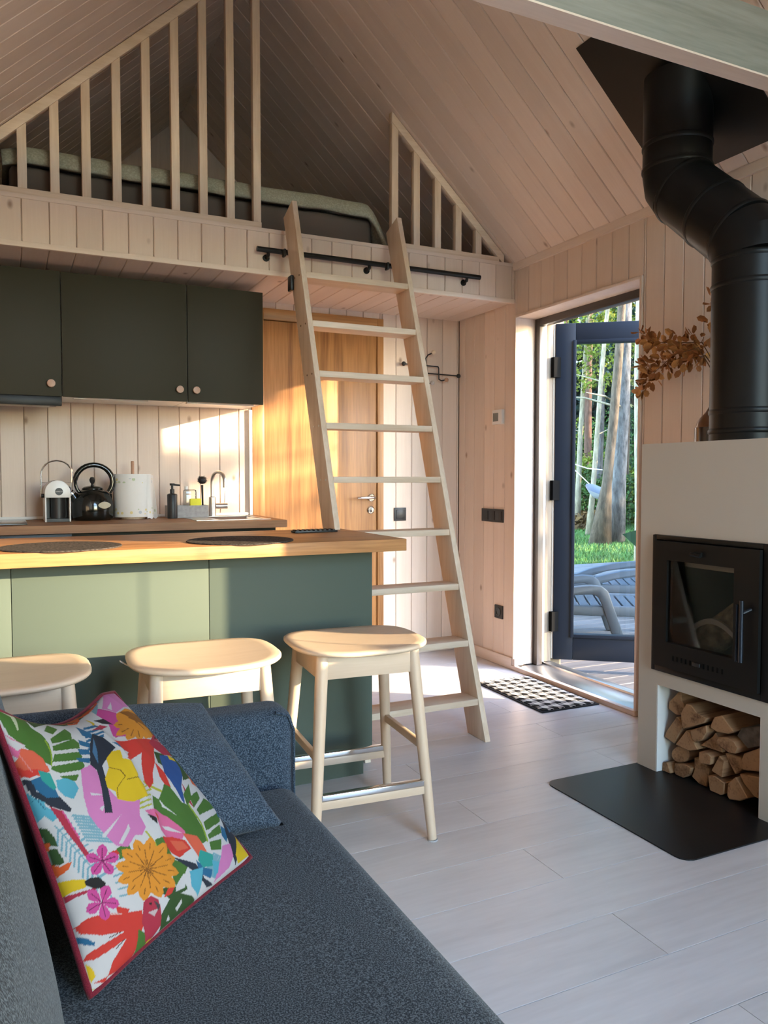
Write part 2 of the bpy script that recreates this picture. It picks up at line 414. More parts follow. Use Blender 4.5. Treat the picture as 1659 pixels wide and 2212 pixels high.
# ---- left wall and gables (the front gable is the glazed end behind the camera)
struct('wall_left', MB().box(XL-0.24, XL, Y0-0.2, YG+0.2, -0.16, EAVE+0.16), M['whitewood_y'])
def gable(mb, y0, y1, holes_poly=None):
    mb.prism([(XL, y0, 0), (XR, y0, 0), (XR, y0, EAVE), (RX, y0, RZ+0.02), (XL, y0, EAVE)], (0, y1-y0, 0))
mb = MB(); gable(mb, YG, YG+0.2); struct('wall_back_gable', mb, M['whitewood_z'])
fg = MB()
GX0, GX1, GT = 0.60, XR-0.25, 2.16          # glazed door and glazed triangle in the front gable
def gp(x, off): return roofz(x)-off
fg.box(XL, GX0, Y0-0.2, Y0, 0, EAVE); fg.box(GX1, XR, Y0-0.2, Y0, 0, EAVE); fg.box(GX0, GX1, Y0-0.2, Y0, GT, GT+.12)
fg.prism([(XL, Y0, EAVE), (GX0, Y0, EAVE), (GX0, Y0, gp(GX0, 0))], (0, -.2, 0)).prism([(XR, Y0, EAVE), (GX1, Y0, EAVE), (GX1, Y0, gp(GX1, 0))], (0, -.2, 0))
fg.prism([(GX0, Y0, gp(GX0, .2)), (GX0, Y0, gp(GX0, 0)), (RX, Y0, RZ), (RX, Y0, RZ-.2)], (0, -.2, 0)).prism([(GX1, Y0, gp(GX1, .15)), (GX1, Y0, gp(GX1, 0)), (RX, Y0, RZ), (RX, Y0, RZ-.2)], (0, -.2, 0))
struct('wall_front', fg, M['whitewood_z'])
w1 = MB()
for x in (GX0, 1.24, 1.86, GX1-0.06): w1.box(x, x+0.06, Y0-0.16, Y0-0.08, 0.0, GT)
for a, b in ((GX0+.06, 1.24), (1.30, 1.86), (1.92, GX1-0.06)):
    w1.box(a, b, Y0-0.16, Y0-0.08, 0.0, 0.07); w1.box(a, b, Y0-0.16, Y0-0.08, GT-.07, GT)
win1 = struct('window_1', w1, M['frame_dark'])
obj('pane', MB().box(GX0+.03, GX1-.03, Y0-0.125, Y0-0.115, 0.05, GT-.03), M['glass'], win1)
obj('pane', MB().prism([(GX0+.02, Y0-.115, GT+.13), (GX1-.02, Y0-.115, GT+.13), (GX1-.02, Y0-.115, gp(GX1, .16)), (RX, Y0-.115, RZ-.21), (GX0+.02, Y0-.115, gp(GX0, .21))], (0, -.01, 0)), M['glass'], win1)
f4 = MB(); x0, x1 = XR+.10, XR+.17
for p, q in ((WIN4[0], WIN4[0]+.06), (-.98, -.92), (WIN4[1]-.06, WIN4[1])): f4.box(x0, x1, p, q, WIN4[2], WIN4[3])
for p, q in ((WIN4[0]+.06, -.98), (-.92, WIN4[1]-.06)): f4.box(x0, x1, p, q, WIN4[2], WIN4[2]+.07); f4.box(x0, x1, p, q, WIN4[3]-.07, WIN4[3])
win4 = struct('window_4', f4, M['frame_dark'])
obj('pane', MB().box(XR+.13, XR+.14, WIN4[0]+.03, WIN4[1]-.03, WIN4[2]+.03, WIN4[3]-.03), M['glass'], win4)
for nm, h in (('window_2', WIN2), ('window_3', WIN3)):
    f = MB(); a, b, c, d = h; x0, x1 = XR+0.10, XR+0.17; t = 0.03
    f.box(x0, x1, a, b, c, c+t); f.box(x0, x1, a, b, d-t, d); f.box(x0, x1, a, a+t, c+t, d-t) if a < .5 else f.box(x0, x1, b-t, b, c+t, d-t)
    w = struct(nm, f, M['frame_dark'])
    obj('pane', MB().box(x0+.03, x0+.04, a+(t if a < .5 else 0), b-(t if b > 1 else 0), c+t, d-t), M['glass'], w)
    r = MB(); (r.box(XR-.004, x0, a-.012, a, c-.012, d+.012) if a < .5 else r.box(XR-.004, x0, b, b+.012, c-.012, d+.012)); r.box(XR-.004, x0, a, b, c-.012, c); r.box(XR-.004, x0, a, b, d, d+.012)
    obj('window_lining', r, M['whitewood_z'], w)

# ---- back wall (kitchen and oak door) under the loft
OX0, OX1, OZ = 1.305, 2.163, 2.158
bw = MB()
bw.box(XL, OX0, YB+0.0135, YB+0.12, 0, SOF+.02); bw.box(OX1, XR+.0135, YB+0.0135, YB+0.12, 0, SOF+.02); bw.box(OX0, OX1, YB+0.0135, YB+0.12, OZ, SOF+.02)
bw.box(OX0, OX1, YB+0.1, YB+0.12, 0, OZ)
wall_back = struct('wall_back', bw, M['backing'])
for p, q in span_boards(XL, XR, 0.080, BW):
    xs = sorted({p, q, *[c for c in (OX0, OX1) if p < c < q]})
    for a, b in zip(xs[:-1], xs[1:]):
        if b-a < 0.006: continue
        z0 = OZ if (a >= OX0-1e-5 and b <= OX1+1e-5) else 0.0
        put_board(wall_back, (0, 0, 1), (0, -1, 0), (b, YB, z0), SOF+.01-z0, b-a)

# ---- loft floor, its board-clad edge and the boarded soffit below it
fl = struct('floor_loft', MB().box(XL, XR, YF+0.0145, YG, SOF+0.014, LOFT-.005), M['backing'])
for p, q in span_boards(XL, XR, 0.076, BW):
    put_board(fl, (0, 1, 0), (0, 0, -1), (p, YF+0.012, SOF), YB+.012-YF, q-p)
wl_ = tag(bpy.data.objects.new('wall_loft_edge', None), kind='structure'); COL.objects.link(wl_)
for p, q in span_boards(XL, XR, 0.076, BW):
    put_board(wl_, (0, 0, 1), (0, -1, 0), (q, YF, SOF+.012), LOFT-SOF-.024, q-p)
struct('trim_1', MB().box(XL, XR-.001, YF-.008, YF+.0125, SOF-.007, SOF+.018), M['whitewood_x'], bevel=.002)
struct('trim_2', MB().box(XL, XR-.001, YF-.006, YF+.05, LOFT-.018, LOFT+.002), M['whitewood_x'], bevel=.002)

# ---- ceiling: two boarded slopes
cl = MB()
for sgn in (1, -1):
    xe = XR+.24 if sgn > 0 else XL-.24
    def zr(x): return EAVE + SL*((XR-x) if sgn > 0 else (x-XL)) + 0.0205
    cl.prism([(RX, Y0-.3, zr(RX)), (xe, Y0-.3, zr(xe)), (xe, Y0-.3, zr(xe)+.2), (RX, Y0-.3, zr(RX)+.2)], (0, YG+.5-Y0, 0))
ceiling = struct('ceiling', cl, M['backing'])
SLL = (XR-RX)*NRM
for p, q in span_boards(Y0, YG, 2.489, 0.1155):
    put_board(ceiling, (CS, 0, -SN), (-SN, 0, -CS), (RX, q, RZ), SLL, q-p)
    put_board(ceiling, (-CS, 0, -SN), (SN, 0, -CS), (RX, p, RZ), SLL, q-p)
struct('trim_3', MB().prism([(XR, Y0, EAVE-.022), (XR-.016, Y0, EAVE-.022), (XR-.022, Y0, EAVE+.018), (XR, Y0, EAVE-.001)], (0, YF-Y0-.01, 0)), M['whitewood_y'])
struct('trim_4', MB().prism([(XL, Y0, EAVE-.022), (XL+.016, Y0, EAVE-.022), (XL+.022, Y0, EAVE+.018), (XL, Y0, EAVE-.001)], (0, YF-Y0-.01, 0)), M['whitewood_y'])

# ---- skirting boards
struct('baseboard_right', MB().box(XR-.014, XR, DY1+.016, YB-.001, 0, .068), M['whitewood_y'], bevel=.003)
bb = MB().box(OX1+.001, XR-.015, YB-.014, YB, 0, .068); struct('baseboard_back', bb, M['whitewood_x'], bevel=.003)
struct('trim_5', MB().box(1.285, 1.303, YB-.020, YB, .936, SOF-.64), M['whitelac'], bevel=.002)
struct('trim_8', MB().box(XL, 1.284, YB-.012, YB, .9365, .952), M['whitelac'], bevel=.002)

# ---- tie beam overhead
beam = struct('trim_6', MB().box(XL+.03, XR-.045, 1.762, 1.822, 2.43, 2.631), M['beam'], bevel=.004)
obj('lit_underside', MB().box(XL+.03, XR-.045, 1.760, 1.824, 2.424, 2.4299), M['whitewood_x'], beam)  # pale sheet that puts the light on the beam's bottom face into colour

# ---- oak door in the back wall
door1 = struct('door_1', MB().box(OX0+.0735, OX1-.0432, YB-.006, YB+.034, .004, 2.088), M['oak_z'], bevel=.002)
df = MB()
df.box(OX0, OX0+.072, YB-.018, YB+.09, 0, OZ); df.box(OX1-.042, OX1, YB-.018, YB+.09, 0, OZ)
obj('door_frame', df, M['oak_z'], door1, bevel=.002)
obj('door_head', MB().box(OX0+.0725, OX1-.0425, YB-.0175, YB+.09, 2.092, OZ), M['oak_x'], door1, bevel=.002)
hx = 2.082
obj('rosette', MB().lathe([(.024, 0), (.024, -.006), (.020, -.009)], (hx, YB-.006, 1.030), 24, 'y'), M['chrome'], door1, smooth=True)
obj('lever_handle', MB().tube([(hx, YB-.012, 1.030), (hx, YB-.052, 1.030), (hx-.012, YB-.058, 1.030), (hx-.118, YB-.056, 1.031)], [.010, .009, .0085, .0075], 12), M['chrome'], door1, smooth=True)
obj('lock_rosette', MB().lathe([(.024, 0), (.024, -.006), (.020, -.009)], (hx-.004, YB-.006, .952), 24, 'y'), M['chrome'], door1, smooth=True)
obj('thumb_turn', MB().box(hx-.009, hx+.001, YB-.030, YB-.013, .940, .964), M['chrome'], door1, bevel=.003)

# ---- terrace door: lining, frame, threshold, leaf swung outwards
lin = MB()
lin.box(XR-.010, XR+.132, DY0-.015, DY0, .026, DZ+.015); lin.box(XR-.010, XR+.132, DY1, DY1+.013, .026, DZ+.015); lin.box(XR-.010, XR+.132, DY0, DY1, DZ, DZ+.015)
door2 = struct('door_2', lin, M['whitewood_z'], bevel=.002)
tw = MB(); tw.box(XR-.016, XR+.014, DY0-.015, DY1+.013, 0, .0255)
obj('threshold_board', tw, M['whitewood_y'], door2, bevel=.003)
al = MB(); al.box(XR+.0145, XR+.19, DY0-.015, DY1+.013, -.12, .0215); al.box(XR+.19, XR+.25, DY0, DY1, -.12, .033)
obj('threshold_plate', al, M['alu'], door2, bevel=.003)
fd = MB(); x0, x1 = XR+.132, XR+.172
fd.box(x0, x1, DY1-.042, DY1+.013, .0225, DZ+.01); fd.box(x0, x1, DY0-.015, DY0+.042, .0225, DZ+.01); fd.box(x0, x1, DY0+.042, DY1-.042, DZ-.042, DZ+.01)
obj('inner_frame', fd, M['frame_dark'], door2, bevel=.003)
for nm_, x0, x1, mm_ in (('outer_frame', XR+.1725, XR+.202, 'frame_white'), ('outer_jamb', XR+.2022, XR+.25, 'cladding')):
  fo = MB()
  fo.box(x0, x1, DY1-.022, DY1+.013, .034, DZ+.01); fo.box(x0, x1, DY0-.015, DY0+.022, .034, DZ+.01); fo.box(x0, x1, DY0+.022, DY1-.022, DZ-.022, DZ+.01)
  obj(nm_, fo, M[mm_], door2, bevel=.003)
obj('foot_block', MB().box(XR-.012, XR+.05, DY1-.016, DY1-.0005, .026, .068), M['whitewood_z'], door2, bevel=.004)
HX, HY = 3.012, 3.868                    # hinge axis; the leaf runs away from it
LD = Vector((.794, -.608, 0)).normalized(); LN = Vector((-LD.y, LD.x, 0))   # along the leaf / its far face
LM = Matrix(((LD.x, LN.x, 0, HX), (LD.y, LN.y, 0, HY), (0, 0, 1, 0), (0, 0, 0, 1)))
LW, LZ0, LZ1, ST = 0.96, .045, 2.082, .118
def leaf_box(mb, a, b, t0, t1, z0, z1):
    return mb.obox(LM @ Matrix.Translation(((a+b)/2, (t0+t1)/2, (z0+z1)/2)), b-a, t1-t0, z1-z0)
lf = MB()
leaf_box(lf, 0, ST, -.035, .035, LZ0, LZ1); leaf_box(lf, LW-ST, LW, -.035, .035, LZ0, LZ1)
leaf_box(lf, ST, LW-ST, -.035, .035, LZ0, LZ0+.155); leaf_box(lf, ST, LW-ST, -.035, .035, LZ1-.118, LZ1)
leaf = obj('leaf', lf, M['anthracite'], door2, bevel=.003)
lb = MB(); a0, a1, z0, z1 = ST-.016, LW-ST+.016, LZ0+.139, LZ1-.102
for A in ((a0, a0+.02, z0, z1), (a1-.02, a1, z0, z1), (a0+.02, a1-.02, z0, z0+.02), (a0+.02, a1-.02, z1-.02, z1)):
    leaf_box(lb, A[0], A[1], -.046, -.0351, A[2], A[3])
obj('glazing_bead', lb, M['anthracite'], leaf, bevel=.002)
obj('pane', leaf_box(MB(), ST-.004, LW-ST+.004, -.006, .006, LZ0+.151, LZ1-.114), M['glass'], leaf)
gk = MB(); leaf_box(gk, -.012, -.0005, -.030, .030, LZ0+.004, LZ1-.004); obj('leaf_edge', gk, plain('pale_leaf_edge', (.52, .45, .37), .5), leaf)
for z in (.28, 1.08, 1.82):
    h = MB(); h.box(XR+.235, XR+.285, DY1-.05, DY1-.022, z-.06, z+.06); h.lathe([(.013, z-.07), (.013, z+.07)], (XR+.29, DY1-.035, 0), 12)
    obj('hinge', h, M['hinge'], door2)
obj('outer_reveal', MB().box(XR+.2505, XR+.345, DY1+.0, DY1+.10, -.1, DZ+.12), M['cladding'], door2)

# ---- deck boards and lawn outside
struct('floor_bounce_terrace', MB().box(XL-3, 9.5, -7.5, Y0-.26, -.30, -.03).box(XR+.26, 9.5, Y0-.26, 1.59, -.30, -.03), plain('bounce_terrace', (.62, .57, .50), .8))  # unseen pale slab, added to bounce daylight up to the ceiling
dk = struct('floor_deck', MB().box(XR+.27, 8.2, 1.6, 8.4, -.30, -.056), M['backing'])
y = 1.6; k = 0
while y < 8.4:
    put_board(dk, (1, 0, 0), (0, 0, 1), (XR+.27, y, -.03), 8.2-XR-.27, .140, 'deck_board', t=.024, ch=.004, gap=.007, mat='deck')
    y += .14
# ================================================================== THE LARGE OBJECTS
# ---- loft railings
def rake_x(x): return roofz(x)
def loft_rail(name, label, x0, x1, centres, xa, xb):
    t = thing(name, label, 'railing', ((x0+x1)/2, YF+.02, LOFT))
    ya, yb = YF+.003, YF+.041
    obj('bottom_rail', MB().box(x0, x1, ya-.004, yb, LOFT+.0025, LOFT+.030), M['pine_x'], t, bevel=.002)
    v = .045*NRM
    mb = MB().prism([(xa, ya-.003, rake_x(xa)-.004), (xb, ya-.003, rake_x(xb)-.004), (xb, ya-.003, rake_x(xb)-v), (xa, ya-.003, rake_x(xa)-v)], (0, .043, 0))
    obj('top_rail', mb, M['pine_x'], t, bevel=.002)
    for c in centres:
        b0, b1 = c-.0195, c+.0195
        obj('baluster', MB().prism([(b0, ya, LOFT+.030), (b1, ya, LOFT+.030), (b1, ya, rake_x(b1)-v), (b0, ya, rake_x(b0)-v)], (0, .038, 0)), M['pine_z'], t, bevel=.002)
    return t
loft_rail('loft_railing', 'tall pale wooden loft railing of nine balusters left of the ladder', XL+.10, 1.184, [.083+.135*i for i in range(9)], XL+.05, RX-.012)
loft_rail('loft_railing', 'short triangular wooden loft railing right of the ladder', 1.921, XR-.11, [1.941+.135*i for i in range(5)], 1.921, XR-.075)

# ---- mattress and duvet in the loft
def soft_box(x0, x1, y0, y1, z0, z1, r=.05, n=3):
    return MB().box(x0, x1, y0, y1, z0, z1)
mt = obj('mattress', MB().box(.03, 1.86, 4.02, 5.8, LOFT+.002, LOFT+.178), M['mattress'], bevel=.035, seg=4)
tag(mt, 'dark taupe mattress lying on the loft floor behind the railing', 'mattress')
dv = MB()
dx0, dx1 = .005, 1.915
def duvet(u, v):
    x = dx0 + (dx1-dx0)*u
    w = .020*math.sin(u*17+.6) + .016*math.sin(u*31+v*7+1) + .012*math.sin(u*53+2+v*3)
    # v: 0 front hem underside, rolls over the front edge, then back across the bed
    if v < .35:
        a = math.pi*(1-v/.35); y = 4.03 + w*.8 + .045*math.cos(a)*.9; z = LOFT+.215 + .038*math.sin(a) - .018 + w*.4
        if a > math.pi*.62: z -= .030*(a/math.pi-.62)/.38
    else:
        y = 3.99+.045 + (v-.35)/.65*1.7; z = LOFT+.232 + .02*math.sin(v*9+u*8) + w*.5
    drop = max(0, (u-.94)/.06); z -= .19*drop**1.5 
    dl = max(0, (.05-u)/.05); z -= .03*dl
    return (x, y, z)
dv.grid(duvet, 90, 26)
d = obj('duvet', dv, M['duvet'], smooth=True, angle=180)
md = d.modifiers.new('thickness', 'SOLIDIFY'); md.thickness = .022; md.offset = 1
tag(d, 'crumpled sage green duvet spread over the loft mattress', 'duvet')

# ---- ladder leaning on the loft edge
LDY = .3455; LY0 = 2.850
ldr = thing('loft_ladder', 'pine ladder with nine flat treads leaning against the loft edge', 'ladder', (1.58, LY0+.07, 0))
LA = math.atan(LDY); LU = Vector((0, math.sin(LA), math.cos(LA))); LB = Vector((0, math.cos(LA), -math.sin(LA)))
SD, STK = .140, .027
def stile(x):
    f0 = Vector((x, LY0, 0)); top = f0 + LU*2.665
    return MB().prism([f0, f0+Vector((0, SD/math.cos(LA), 0)), top+LB*SD, top], (STK, 0, 0))
stiles = []
for x in (1.283, 1.860): stiles.append(obj('stile', stile(x), M['pine_z'], ldr, bevel=.0025))
tz = [.164+.246*i for i in range(9)]
for i, z in enumerate(tz):
    y = LY0 + LDY*z
    obj('tread', MB().box(1.3102, 1.8598, y+.004, y+.125, z-.014, z+.014), M['pine_x'], ldr, bevel=.002)
for i, z in enumerate(tz[3:], 0):
    for dyy in (.030, .095):
        y = LY0 + LDY*z + dyy
        obj('screw', MB().lathe([(.0045, 0), (.0045, -.0015)], (1.2829, y, z), 8, 'x'), M['steel'] if i < 3 else M['stem'], stiles[0])
# black hook bracket and rail
RDZ, RDY = 2.303, YF-.042
for x0_, x1_ in ((1.271, 1.2828), (1.8475, 1.8598)):
    obj('hook', MB().box(x0_, x1_, RDY-.052, RDY-.016, RDZ-.034, RDZ+.004), M['blackmat'], ldr, bevel=.003)
    obj('back_bracket', MB().box(x0_-.006, x1_, 3.690, 3.742, 2.075, 2.150), M['blackmat'], ldr, bevel=.006) if x0_ < 1.5 else None
rod = thing('ladder_rail', 'black steel ladder rail fixed along the loft edge', 'rail', (1.8, RDY, RDZ))
obj('rail', MB().tube([(1.146, RDY, RDZ), (2.462, RDY, RDZ)], .0135, 14), M['black'], rod, smooth=True)
for x in (1.205, 1.765, 2.375):
    mb = MB().tube([(x, RDY, RDZ-.012), (x, RDY+.004, RDZ-.026), (x, YF-.001, RDZ-.030)], .0085, 10); mb.lathe([(.0175, 0), (.0175, -.006)], (x, YF-.0005, RDZ-.030), 16, 'y')
    obj('bracket', mb, M['black'], rod, smooth=True)

# ---- breakfast bar
PY, BZ = 2.72, .93
bar = thing('breakfast_bar', 'grey-green breakfast bar cabinet with three front panels behind the stools', 'cabinet', (.46, 2.95, 0))
obj('body', MB().box(XL+.002, 1.235, PY+.0185, 3.20, .085, BZ-.0448), M['green_bar'], bar)
for a, b in ((XL+.002, .001), (.003, .626), (.628, 1.2545)):
    obj('front_panel', MB().box(a, b, PY, PY+.018, .082, BZ-.0448), M['green_bar'], bar, bevel=.0008)
obj('end_panel', MB().box(1.2355, 1.2535, PY+.0185, 3.20, .082, BZ-.0448), M['green_bar'], bar, bevel=.0008)
obj('plinth', MB().box(XL+.002, 1.232, PY+.035, 3.16, 0, .0815), M['green_bar'], bar)
btop = obj('bar_worktop', MB().box(XL+.002, 1.338, 2.592, 3.258, BZ-.0445, BZ), M['counter'], bevel=.002)
tag(btop, 'thick oak worktop on the breakfast bar', 'worktop')

# ---- kitchen run at the back
CZ = .936
units = [(-.328, .268, 'oven'), (.270, .868, 'unit'), (.870, 1.268, 'unit')]
for i, (a, b, kind) in enumerate(units):
    lab = ['built-in oven with silver knobs under the hob at the left end of the kitchen', 'grey-green base cabinet under the kettle, behind the bar', 'grey-green base cabinet under the sink, behind the bar'][i]
    t = thing('base_cabinet' if kind == 'unit' else 'oven', lab, 'cabinet' if kind == 'unit' else 'oven', ((a+b)/2, 4.2, 0), group=None)
    obj('body', MB().box(a, b, 3.965, YB-.021, .08, CZ-.0395), M['green_upper'], t)
    obj('plinth', MB().box(a, b, 4.0, YB-.021, 0, .0795), M['green_upper'], t)
    if kind == 'unit':
        obj('door', MB().box(a+.002, b-.002, 3.946, 3.9645, .09, CZ-.06), M['green_upper'], t, bevel=.001)
    else:
        obj('oven_door', MB().box(a+.002, b-.002, 3.94, 3.9645, .20, .78), M['gloss_black'], t, bevel=.002)
        obj('control_panel', MB().box(a+.002, b-.002, 3.944, 3.9645, .785, CZ-.042), M['blackmat'], t, bevel=.001)
        for kx in (-.26, -.17, .055, .122, .186): 
            obj('knob', MB().lathe([(.016, 0), (.015, -.022), (.012, -.024)], (kx, 3.9438, .865), 16, 'y'), M['steel'], t, smooth=True)
        obj('oven_handle', MB().tube([(a+.08, 3.91, .74), (b-.08, 3.91, .74)], .008, 10).box(a+.10, a+.112, 3.91, 3.9398, .734, .746).box(b-.112, b-.10, 3.91, 3.9398, .734, .746), M['steel'], t)
# worktop with a real cut-out for the sink
SX0, SX1, SY0, SY1 = .985, 1.235, 4.03, 4.40
kt = MB()
kt.box(XL+.002, SX0, 3.915, YB-.0155, CZ-.038, CZ); kt.box(SX1, 1.315, 3.915, YB-.0155, CZ-.038, CZ)
kt.box(SX0, SX1, 3.915, SY0, CZ-.038, CZ); kt.box(SX0, SX1, SY1, YB-.0155, CZ-.038, CZ)
tag(obj('kitchen_worktop', kt, M['counter_dark']), 'dark wooden kitchen worktop along the back wall', 'worktop')
sk = thing('sink', 'small stainless steel inset sink at the right end of the kitchen worktop', 'sink', ((SX0+SX1)/2, (SY0+SY1)/2, CZ))
rim = MB(); e = .022
for A in ((SX0-e-.10, SX0+.004, SY0-e, SY1+e+.06), (SX1-.004, SX1+e, SY0-e, SY1+e+.06), (SX0+.004, SX1-.004, SY0-e, SY0+.004), (SX0+.004, SX1-.004, SY1-.004, SY1+e+.06)):
    rim.box(A[0], A[1], A[2], A[3], CZ+.0004, CZ+.003)
obj('rim', rim, M['steel'], sk)
bs = MB(); g = .003
bs.add([(SX0+g, SY0+g, CZ), (SX1-g, SY0+g, CZ), (SX1-g, SY1-g, CZ), (SX0+g, SY1-g, CZ), (SX0+.03, SY0+.03, CZ-.037), (SX1-.03, SY0+.03, CZ-.037), (SX1-.03, SY1-.03, CZ-.037), (SX0+.03, SY1-.03, CZ-.037)],
       [(0,1,5,4), (1,2,6,5), (2,3,7,6), (3,0,4,7), (4,5,6,7)])
obj('basin', bs, M['steel'], sk)
obj('strainer', MB().lathe([(.035, CZ-.0365), (.035, CZ-.034), (.02, CZ-.033)], (1.11, 4.2, 0), 18), M['chrome'], sk, smooth=True)
fa = thing('kitchen_tap', 'slim stainless steel swan-neck tap behind the sink', 'tap', (1.045, 4.435, CZ+.003))
tx, ty = 1.045, 4.435
path = [(tx, ty, CZ+.0035), (tx, ty, CZ+.20)]
for i in range(1, 13):
    a = math.pi*i/12; path.append((tx+.024*(1-math.cos(a)), ty-.048*(1-math.cos(a)), CZ+.20+.052*math.sin(a)))
path.append((tx+.048, ty-.097, CZ+.165))
obj('body', MB().lathe([(.0215, CZ+.0035), (.0195, CZ+.11), (.0125, CZ+.114)], (tx, ty, 0), 20), M['steel'], fa, smooth=True)
obj('spout', MB().tube([p for p in path if p[2] > CZ+.11] if False else [(tx, ty, CZ+.112)]+path[1:], .0105, 14), M['steel'], fa, smooth=True)
obj('mixer_handle', MB().tube([(tx+.019, ty, CZ+.060), (tx+.085, ty-.004, CZ+.060)], .0165, 16), M['steel'], fa, smooth=True)
obj('lever', MB().tube([(tx+.070, ty-.004, CZ+.078), (tx+.072, ty-.010, CZ+.145)], [.0032, .0025], 8), M['steel'], fa, smooth=True)
hb = thing('hob', 'black ceramic hob set in the worktop at the far left', 'hob', (-.13, 4.25, CZ))
obj('glass_plate', MB().box(-.328, .078, 4.02, 4.46, CZ+.0003, CZ+.006), M['gloss_black'], hb, bevel=.002)

# ---- wall cabinets and extractor hood
UC = [(-.330, .245, 'left grey-olive wall cabinet above the extractor hood', .196), (.247, .850, 'wide grey-olive wall cabinet in the middle of the row', .808), (.852, 1.258, 'grey-olive wall cabinet nearest the ladder', .893)]
for a, b, lab, kx in UC:
    t = thing('wall_cabinet', lab, 'cabinet', ((a+b)/2, 4.32, 1.552), group='wall cabinets')
    mb = MB().box(a+.001, b-.001, 4.1505, YB-.0005, 1.559, 2.149)
    obj('body', mb, M['whitelac'] if b < 1.2 else M['whitelac'], t)
    if b > 1.2: obj('side_panel', MB().box(b-.0009, b+.0005, 4.152, YB-.0005, 1.556, 2.149), M['whitelac'], t)
    dr = obj('door', MB().box(a+.0015, b-.0015, 4.130, 4.150, 1.552, 2.153), M['green_upper'], t, bevel=.0012)
    kz = 1.612
    kb = MB().lathe([(.008, 0), (.008, -.008), (.018, -.011), (.0195, -.018), (.018, -.024), (.006, -.025)], (kx, 4.1298, kz), 20, 'y')
    obj('knob', kb, M['copper'], dr, smooth=True)
obj_ = MB().box(-.325, .240, 4.16, 4.50, 1.5555, 1.5587)
hood = thing('extractor_hood', 'slim black slide-out extractor hood under the left wall cabinet', 'hood', (-.04, 4.3, 1.51))
obj('housing', MB().box(-.322, .236, 4.165, 4.50, 1.531, 1.5585), M['greycon'], hood, bevel=.002)
obj('slide_front', MB().box(-.326, .243, 4.128, 4.1645, 1.507, 1.5512), M['black'], hood, bevel=.003)
obj('filter', MB().box(-.30, .20, 4.18, 4.48, 1.5245, 1.5308), M['steel'], hood)
for x0 in (.30, .86):
    lt = thing('under_cabinet_light', 'flat white light strip under the %s' % ('wide middle wall cabinet' if x0 < .5 else 'wall cabinet nearest the ladder'), 'light', (x0+.15, 4.3, 1.55))
    obj('housing', MB().box(x0, x0+.36, 4.19, 4.235, 1.548, 1.5585), M['whitelac'], lt, bevel=.002)
    obj('end_clip', MB().box(x0+.02, x0+.05, 4.186, 4.1895, 1.550, 1.557), M['steel'], lt)

# ---- sofa along the left wall
SXR, SZ = .595, .45
sofa = thing('sofa', 'blue-grey woven sofa in the foreground with a low far arm', 'sofa', (.13, .6, 0))
def puff(x0, x1, y0, y1, z0, z1, r, top=0.0, n=10):
    """upholstered block: rounded box, gently crowned on top"""
    def f(a, b): return a
    mb = MB(); N = n
    def rb(p):
        c = Vector((min(max(p[0], x0+r), x1-r), min(max(p[1], y0+r), y1-r), min(max(p[2], z0+r), z1-r)))
        d = Vector(p)-c
        if d.length > 1e-9: d = d.normalized()*r
        q = c+d
        cx = 1-((q.x-(x0+x1)/2)/((x1-x0)/2))**2; cy = 1-((q.y-(y0+y1)/2)/((y1-y0)/2))**2
        if q.z > (z0+z1)/2: q.z += top*max(0, cx)**.5*max(0, cy)**.5
        return q
    def lin(a, b):
        k = [0, .25, .5, .75, 1]; L = b-a
        return [a+r*t for t in (0, .12, .35, .65, 1)] + [a+r+(L-2*r)*i/N for i in range(1, N)] + [b-r*t for t in (1, .65, .35, .12, 0)]
    X, Y, Z = lin(x0, x1), lin(y0, y1), lin(z0, z1)
    def face(A, B, g):
        n = len(mb.v); 
        for b in B:
            for a in A: mb.v.append(tuple(rb(g(a, b))))
        w = len(A)
        for j in range(len(B)-1):
            for i in range(w-1):
                q = n+j*w+i; mb.f.append((q, q+1, q+w+1, q+w))
    face(X, Y, lambda a, b: (a, b, z1)); face(X, Y, lambda a, b: (a, b, z0))
    face(X, Z, lambda a, b: (a, y0, b)); face(X, Z, lambda a, b: (a, y1, b))
    face(Y, Z, lambda a, b: (x0, a, b)); face(Y, Z, lambda a, b: (x1, a, b))
    return mb
def weld(o, d=1e-4):
    bm = bmesh.new(); bm.from_mesh(o.data); bmesh.ops.remove_doubles(bm, verts=bm.verts, dist=d); bmesh.ops.recalc_face_normals(bm, faces=bm.faces); bm.to_mesh(o.data); bm.free()
    o.data.polygons.foreach_set('use_smooth', [True]*len(o.data.polygons)); return o
weld(obj('seat_cushion', puff(-.12, SXR, -.75, 1.735, .235, SZ-.006, .045, .008), M['sofa'], sofa))
weld(obj('base_frame', puff(XL+.03, SXR-.012, -.75, 1.735, .10, .2345, .02), M['sofa'], sofa))
weld(obj('back_frame', puff(XL+.015, XL+.19, -.75, 1.735, .2355, .80, .04), M['sofa'], sofa))
arm = weld(obj('arm', puff(XL+.015, .606, 1.738, 1.872, .10, .612, .042), M['sofa2'], sofa))
pp = [(.6005, 1.748, .14), (.6005, 1.748, .56), (.588, 1.748, .596), (.556, 1.748, .607)] 
obj('piping', MB().tube(pp, .0035, 8), M['sofa2'], arm, smooth=True)
def back_cushion(y0, y1, lean, xb, zt=.86):
    mb = puff(0, .20, y0, y1, 0, zt-SZ, .055, 0, 12)
    out = []
    for x, yy, z in mb.v:
        t = z/(zt-SZ); cy = 1-((yy-(y0+y1)/2)/((y1-y0)/2))**2; cz = 1-(2*t-1)**2
        if x > .1: x += .030*max(0, cy)**.5*max(0, cz)**.5
        out.append((xb-.20 + x - lean*z, yy, SZ+.004+z))
    mb.v = out; return mb
weld(obj('back_cushion', back_cushion(-.70, 1.085, .20, .050), M['sofa'], sofa))
